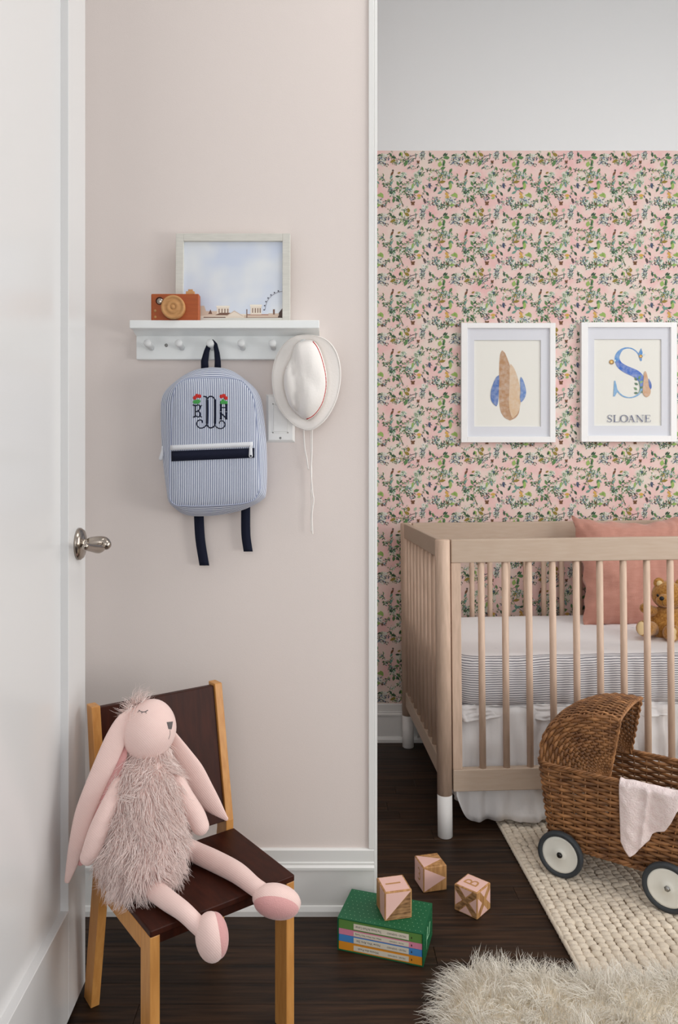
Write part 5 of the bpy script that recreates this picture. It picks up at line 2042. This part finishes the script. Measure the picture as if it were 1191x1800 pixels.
def block(name_label, loc, yaw, pieces, letters, body='pine'):
    m = Matrix.Translation(loc) @ Matrix.Rotation(yaw, 4, 'Z')
    o = thing('toy_block', name_label, 'toy block', loc, yaw)
    part('cube_body', body, o, lambda b: b.span(0, BS, 0, BS, 0, BS), mtx=m, bevel=0.0022, seg=3)
    face = {'front': (Vector((0, 0, 0)), Vector((1, 0, 0)), Vector((0, 0, 1)), Vector((0, -1, 0))),
            'side': (Vector((0, BS, 0)), Vector((0, -1, 0)), Vector((0, 0, 1)), Vector((-1, 0, 0))),
            'top': (Vector((0, 0, BS)), Vector((1, 0, 0)), Vector((0, 1, 0)), Vector((0, 0, 1)))}
    for f, mt, poly in pieces:
        og, ex, ey, n = face[f]
        pts = [og + ex * (a * BS) + ey * (c * BS) - n * 0.0004 for a, c in poly]
        part('painted_panel' if mt == 'block_pink' else 'wood_inlay', mt, o, lambda b: b.prism(pts, n * 0.0008), mtx=m)
    for f, ch_, a, c, ux, uy, sz in letters:
        og, ex, ey, n = face[f]
        part('stamped_character', 'toy_tan', o, lambda b: flat_text(b, ch_, sz, og + ex * (a * BS) + ey * (c * BS) + n * 0.0006, ux, uy), mtx=m)
    return o


e0, e1 = 0.045, 0.955
tri = lambda *p: list(p)
q4 = [(0.06, 0.06), (0.94, 0.06), (0.94, 0.94), (0.06, 0.94)]
block('wooden toy block with a pink top numbered 1 standing on the slipcase', Vector((0.140, 1.637, BXH)), math.radians(12.7),
      [('front', 'block_pink', [(e0, e0), (e1, e1), (e0, e1)]), ('front', 'pine_dark', [(e0 + 0.03, e0), (e1, e0), (e1, e1 - 0.03)]), ('top', 'block_pink', q4), ('side', 'block_pink', [(0.5, e0), (e1, e0), (e1, e1), (0.42, e1)])],
      [('top', '1', 0.5, 0.5, Vector((0, 1, 0)), Vector((-1, 0, 0)), 0.052)])
block('wooden toy block with pink triangles and a number 3 on the dark floor', Vector((0.2586, 1.874, 0.0)), math.radians(13.5),
      [('front', 'block_pink', [(e0, e0), (e1, 0.5), (e0, e1)]), ('top', 'block_pink', [(e0, e0), (e1, 0.5), (e0, e1)]), ('side', 'block_pink', [(e0, e0), (e1, e0), (e1, e1), (e0, e1)])],
      [('side', '3', 0.55, 0.5, Vector((0, -1, 0)), Vector((0, 0, 1)), 0.046)])
xt = lambda f: [(f, 'block_pink', [(0.22, e1), (0.78, e1), (0.5, 0.66)]), (f, 'block_pink', [(0.22, e0), (0.78, e0), (0.5, 0.34)]), (f, 'block_pink', [(e0, 0.22), (e0, 0.78), (0.34, 0.5)]), (f, 'block_pink', [(e1, 0.22), (e1, 0.78), (0.66, 0.5)])]
block('wooden toy block with crossed wood bands and a letter B on the dark floor', Vector((0.3715, 1.761, 0.0)), math.radians(48),
      xt('front') + xt('side') + [('side', 'pine_dark', [(e0, e0), (0.17, e0), (0.5, 0.40), (0.83, e0), (e1, e0), (e1, 0.17), (0.6, 0.5), (e1, 0.83), (e1, e1), (0.83, e1), (0.5, 0.6), (0.17, e1), (e0, e1), (e0, 0.83), (0.4, 0.5), (e0, 0.17)]),
                                  ('top', 'block_pink', q4)],
      [('top', 'B', 0.5, 0.5, Vector((1, 0, 0)), Vector((0, 1, 0)), 0.052)])

# ------------------------------------------------------------------ child's chair
CA = math.radians(36.5)
CC = Vector((-0.2348, 1.4117, 0.0))
HM = Matrix.Translation(CC) @ Matrix.Rotation(CA, 4, 'Z')
chair = thing('child_chair', "child's chair with honey oak legs and dark brown seat and back", 'chair', CC, CA)
SWd, SDp, SH = 0.1465, 0.110, 0.300
bt = 0.018


def hp(nm, m, fn, bev=0.0015):
    return part(nm, m, chair, fn, mtx=HM, bevel=bev)


hp('seat', 'walnut', lambda b: b.span(-SWd, SWd, -SDp, SDp + 0.012, SH - 0.012, SH), 0.002)
hp('front_apron', 'walnut', lambda b: b.span(-SWd + bt, SWd - bt, -SDp + 0.012, -SDp + 0.024, SH - 0.034, SH - 0.012))
hp('back_apron', 'walnut', lambda b: b.span(-SWd + bt, SWd - bt, SDp - 0.03, SDp - 0.018, SH - 0.045, SH - 0.012))
for s_ in (-1, 1):
    xa, xb = (-SWd, -SWd + bt) if s_ < 0 else (SWd - bt, SWd)
    hp('front_leg', 'honey', lambda b: b.span(xa, xb, -SDp + 0.001, -SDp + 0.042, 0.0, SH - 0.012))
    hp('side_rail', 'honey', lambda b: b.span(xa, xb, -SDp + 0.042, 0.125, SH - 0.050, SH - 0.012))
    prof_ = [(0.181, 0.0), (0.222, 0.0), (0.166, 0.292), (0.168, 0.33), (0.206, 0.602), (0.176, 0.602), (0.124, 0.318), (0.124, 0.285)]
    hp('rear_leg_post', 'honey', lambda b: b.prism([(xa, y, zz) for y, zz in prof_], (bt, 0, 0)))
lean = lambda zz, d: 0.124 + (zz - 0.318) * (0.176 - 0.124) / 0.284 + d
hp('backrest', 'walnut', lambda b: b.hexa([(-SWd + bt, lean(0.316, 0.006), 0.316), (SWd - bt, lean(0.316, 0.006), 0.316), (SWd - bt, lean(0.316, 0.02), 0.316), (-SWd + bt, lean(0.316, 0.02), 0.316)],
                                         [(-SWd + bt, lean(0.597, 0.006), 0.597), (SWd - bt, lean(0.597, 0.006), 0.597), (SWd - bt, lean(0.597, 0.02), 0.597), (-SWd + bt, lean(0.597, 0.02), 0.597)]))

# ------------------------------------------------------------------ plush bunny on the chair
bun = thing('plush_bunny', 'pale pink plush bunny with long ears and shaggy fur body sitting on the chair', 'plush toy', PZ(245, 1545, 0.301))


def limb(b, pts, flat=1.0, sides=18, steps=6, ends=True):
    q = catmull([tuple(P(x, y, Y)) + (w * Y / F,) for x, y, Y, w in pts], steps)
    b.tube([a[:3] for a in q], [a[3] for a in q], sides, flat=flat, view=(0, 1, 0), round_ends=ends)


body = MB()
limb(body, [(262, 1332, 1.425, 32), (257, 1360, 1.415, 47), (254, 1400, 1.405, 56), (252, 1450, 1.392, 62), (250, 1495, 1.380, 64), (250, 1525, 1.375, 54)], sides=26)
body.v = [(x, y, max(z_, 0.3015)) for x, y, z_ in body.v]
bo = body.build('body', 'fur_core', bun)
fur('fur_coat', 'fur_pink', bo, body, 10500, 0.036, 0.00085, lay=(0, -0.15, -1.0), jit=0.55, clumps=420, clump=0.62, droop=0.25, curl=0.06, hidez=0.297,
    keep=lambda R, N: R[:, 2] > 0.304)

head = MB()
hc, hk = P(262.5, 1281, 1.419), 1.419 / F
head.ball(hc, (46.5 * hk, 47 * hk, 51 * hk), 36, 24)
for i, v in enumerate(head.v):           # narrower and leaning forward at the crown, fuller at the cheeks
    d = Vector(v) - hc
    t = d.z / (51 * hk)
    k = 1 - 0.09 * t
    head.v[i] = (hc.x + d.x * k + 0.09 * t * 46 * hk, hc.y + d.y * k, v[2])
ho = head.build('head', 'knit', bun)
NV = head.bvh()


def zh(x, y):
    return (200 + x / 5.414, 1190 + y / 5.414)


def face(b):
    st = lambda pts, r=0.0008, n=5: stroke_on(b, NV, [zh(*p) for p in pts], r, steps=n, off=0.0004)
    st([(240, 318), (258, 330), (280, 334), (302, 330), (322, 318)])
    st([(243, 322), (228, 336)], 0.0006, 1)
    st([(268, 334), (266, 347)], 0.0006, 1)
    st([(302, 332), (308, 346)], 0.0006, 1)
    st([(532, 505), (533, 545), (520, 590)], 0.0004)


part('closed_eye', 'grey_thread', ho, face)


def nose(b):
    pts = [(503, 430), (558, 424), (552, 470), (545, 498), (520, 496), (512, 465)]
    q = [on_surface(NV, *zh(*p), 0.0009)[0] for p in pts]
    n_ = on_surface(NV, *zh(532, 460))[1]
    b.prism(q, -n_ * 0.0012)


part('nose', 'grey_thread', ho, nose)
# hair on top of the head
tuft = MB()
limb(tuft, [(236, 1247, 1.42, 9), (246, 1240, 1.42, 9)], sides=10)
fur('head_tuft', 'fur_pink', ho, tuft, 260, 0.034, 0.0007, lay=(-0.15, 0, 0.45), jit=1.3, clumps=16, clump=0.7, droop=0.1, curl=0.12)


def ear(pts, inner, flat):
    b = MB()
    limb(b, pts, flat=flat, sides=16)
    e_ = b.build('ear', 'knit', bun)
    b = MB()
    limb(b, inner, flat=flat, sides=14)
    b.build('ear_lining', 'knit_dark', e_)


ear([(231, 1250, 1.408, 6), (217, 1269, 1.398, 14), (204, 1298, 1.388, 18.5), (187, 1337, 1.378, 19), (166, 1385, 1.372, 18), (148, 1432, 1.370, 17), (135, 1482, 1.368, 14), (126, 1520, 1.368, 10), (118, 1548, 1.368, 5)],
    [(216, 1318, 1.392, 8), (210, 1342, 1.384, 11), (196, 1378, 1.378, 14), (177, 1425, 1.375, 14), (158, 1475, 1.373, 11), (141, 1515, 1.372, 7)], 0.36)
ear([(303, 1292, 1.450, 8), (318, 1322, 1.468, 16), (335, 1354, 1.484, 22), (355, 1389, 1.494, 20.5), (375, 1416, 1.500, 15), (397, 1439, 1.503, 4)],
    [(322, 1350, 1.480, 10), (338, 1380, 1.494, 15), (356, 1405, 1.503, 14), (376, 1425, 1.508, 8)], 0.4)
part('arm', 'knit', bun, lambda b: limb(b, [(210, 1378, 1.375, 13), (193, 1415, 1.352, 16), (174, 1458, 1.340, 17.5), (161, 1494, 1.337, 16.5), (155, 1506, 1.337, 14.5)]))
part('arm', 'knit', bun, lambda b: limb(b, [(312, 1372, 1.41, 12), (326, 1403, 1.415, 15.5), (343, 1433, 1.42, 17), (352, 1452, 1.42, 15.5)]))


def leg(pts, foot, sole):
    b = MB()
    limb(b, pts, sides=18)
    l_ = b.build('leg', 'knit', bun)
    fb = MB()
    c, ax, r = foot                      # ellipsoid: centre, long axis, three radii
    ax = Vector(ax).normalized()
    nS = Vector(sole).normalized()
    nS = (nS - ax * nS.dot(ax)).normalized()
    sd = ax.cross(nS)
    R = Matrix((ax, sd, nS)).transposed()
    fb.ball(c, r, 24, 16, R)
    f_ = fb.build('foot', 'knit', l_)
    sb = MB()
    sb.ball(c + nS * r[2] * 0.30, (r[0] * 0.93, r[1] * 0.93, r[2] * 0.80), 24, 16, R)
    sb.build('sole', 'knit_dark', l_)
    return l_


leg([(228, 1522, 1.372, 15), (243, 1536, 1.352, 17), (266, 1560, 1.330, 17.5), (294, 1582, 1.294, 17), (322, 1602, 1.268, 15.5), (345, 1624, 1.256, 15), (356, 1634, 1.254, 15)],
    (P(371, 1647, 1.252), (0.10, 0.0, -1.0), (0.041, 0.0305, 0.0265)), (0.84, 0.30, -0.42))
leg([(318, 1484, 1.452, 15), (346, 1499, 1.450, 17), (380, 1515, 1.422, 17.5), (416, 1534, 1.384, 17), (444, 1556, 1.353, 15), (458, 1566, 1.343, 15)],
    (P(486, 1583, 1.338), (0.95, 0.15, -0.30), (0.0455, 0.030, 0.027)), (0.05, -0.86, -0.46))
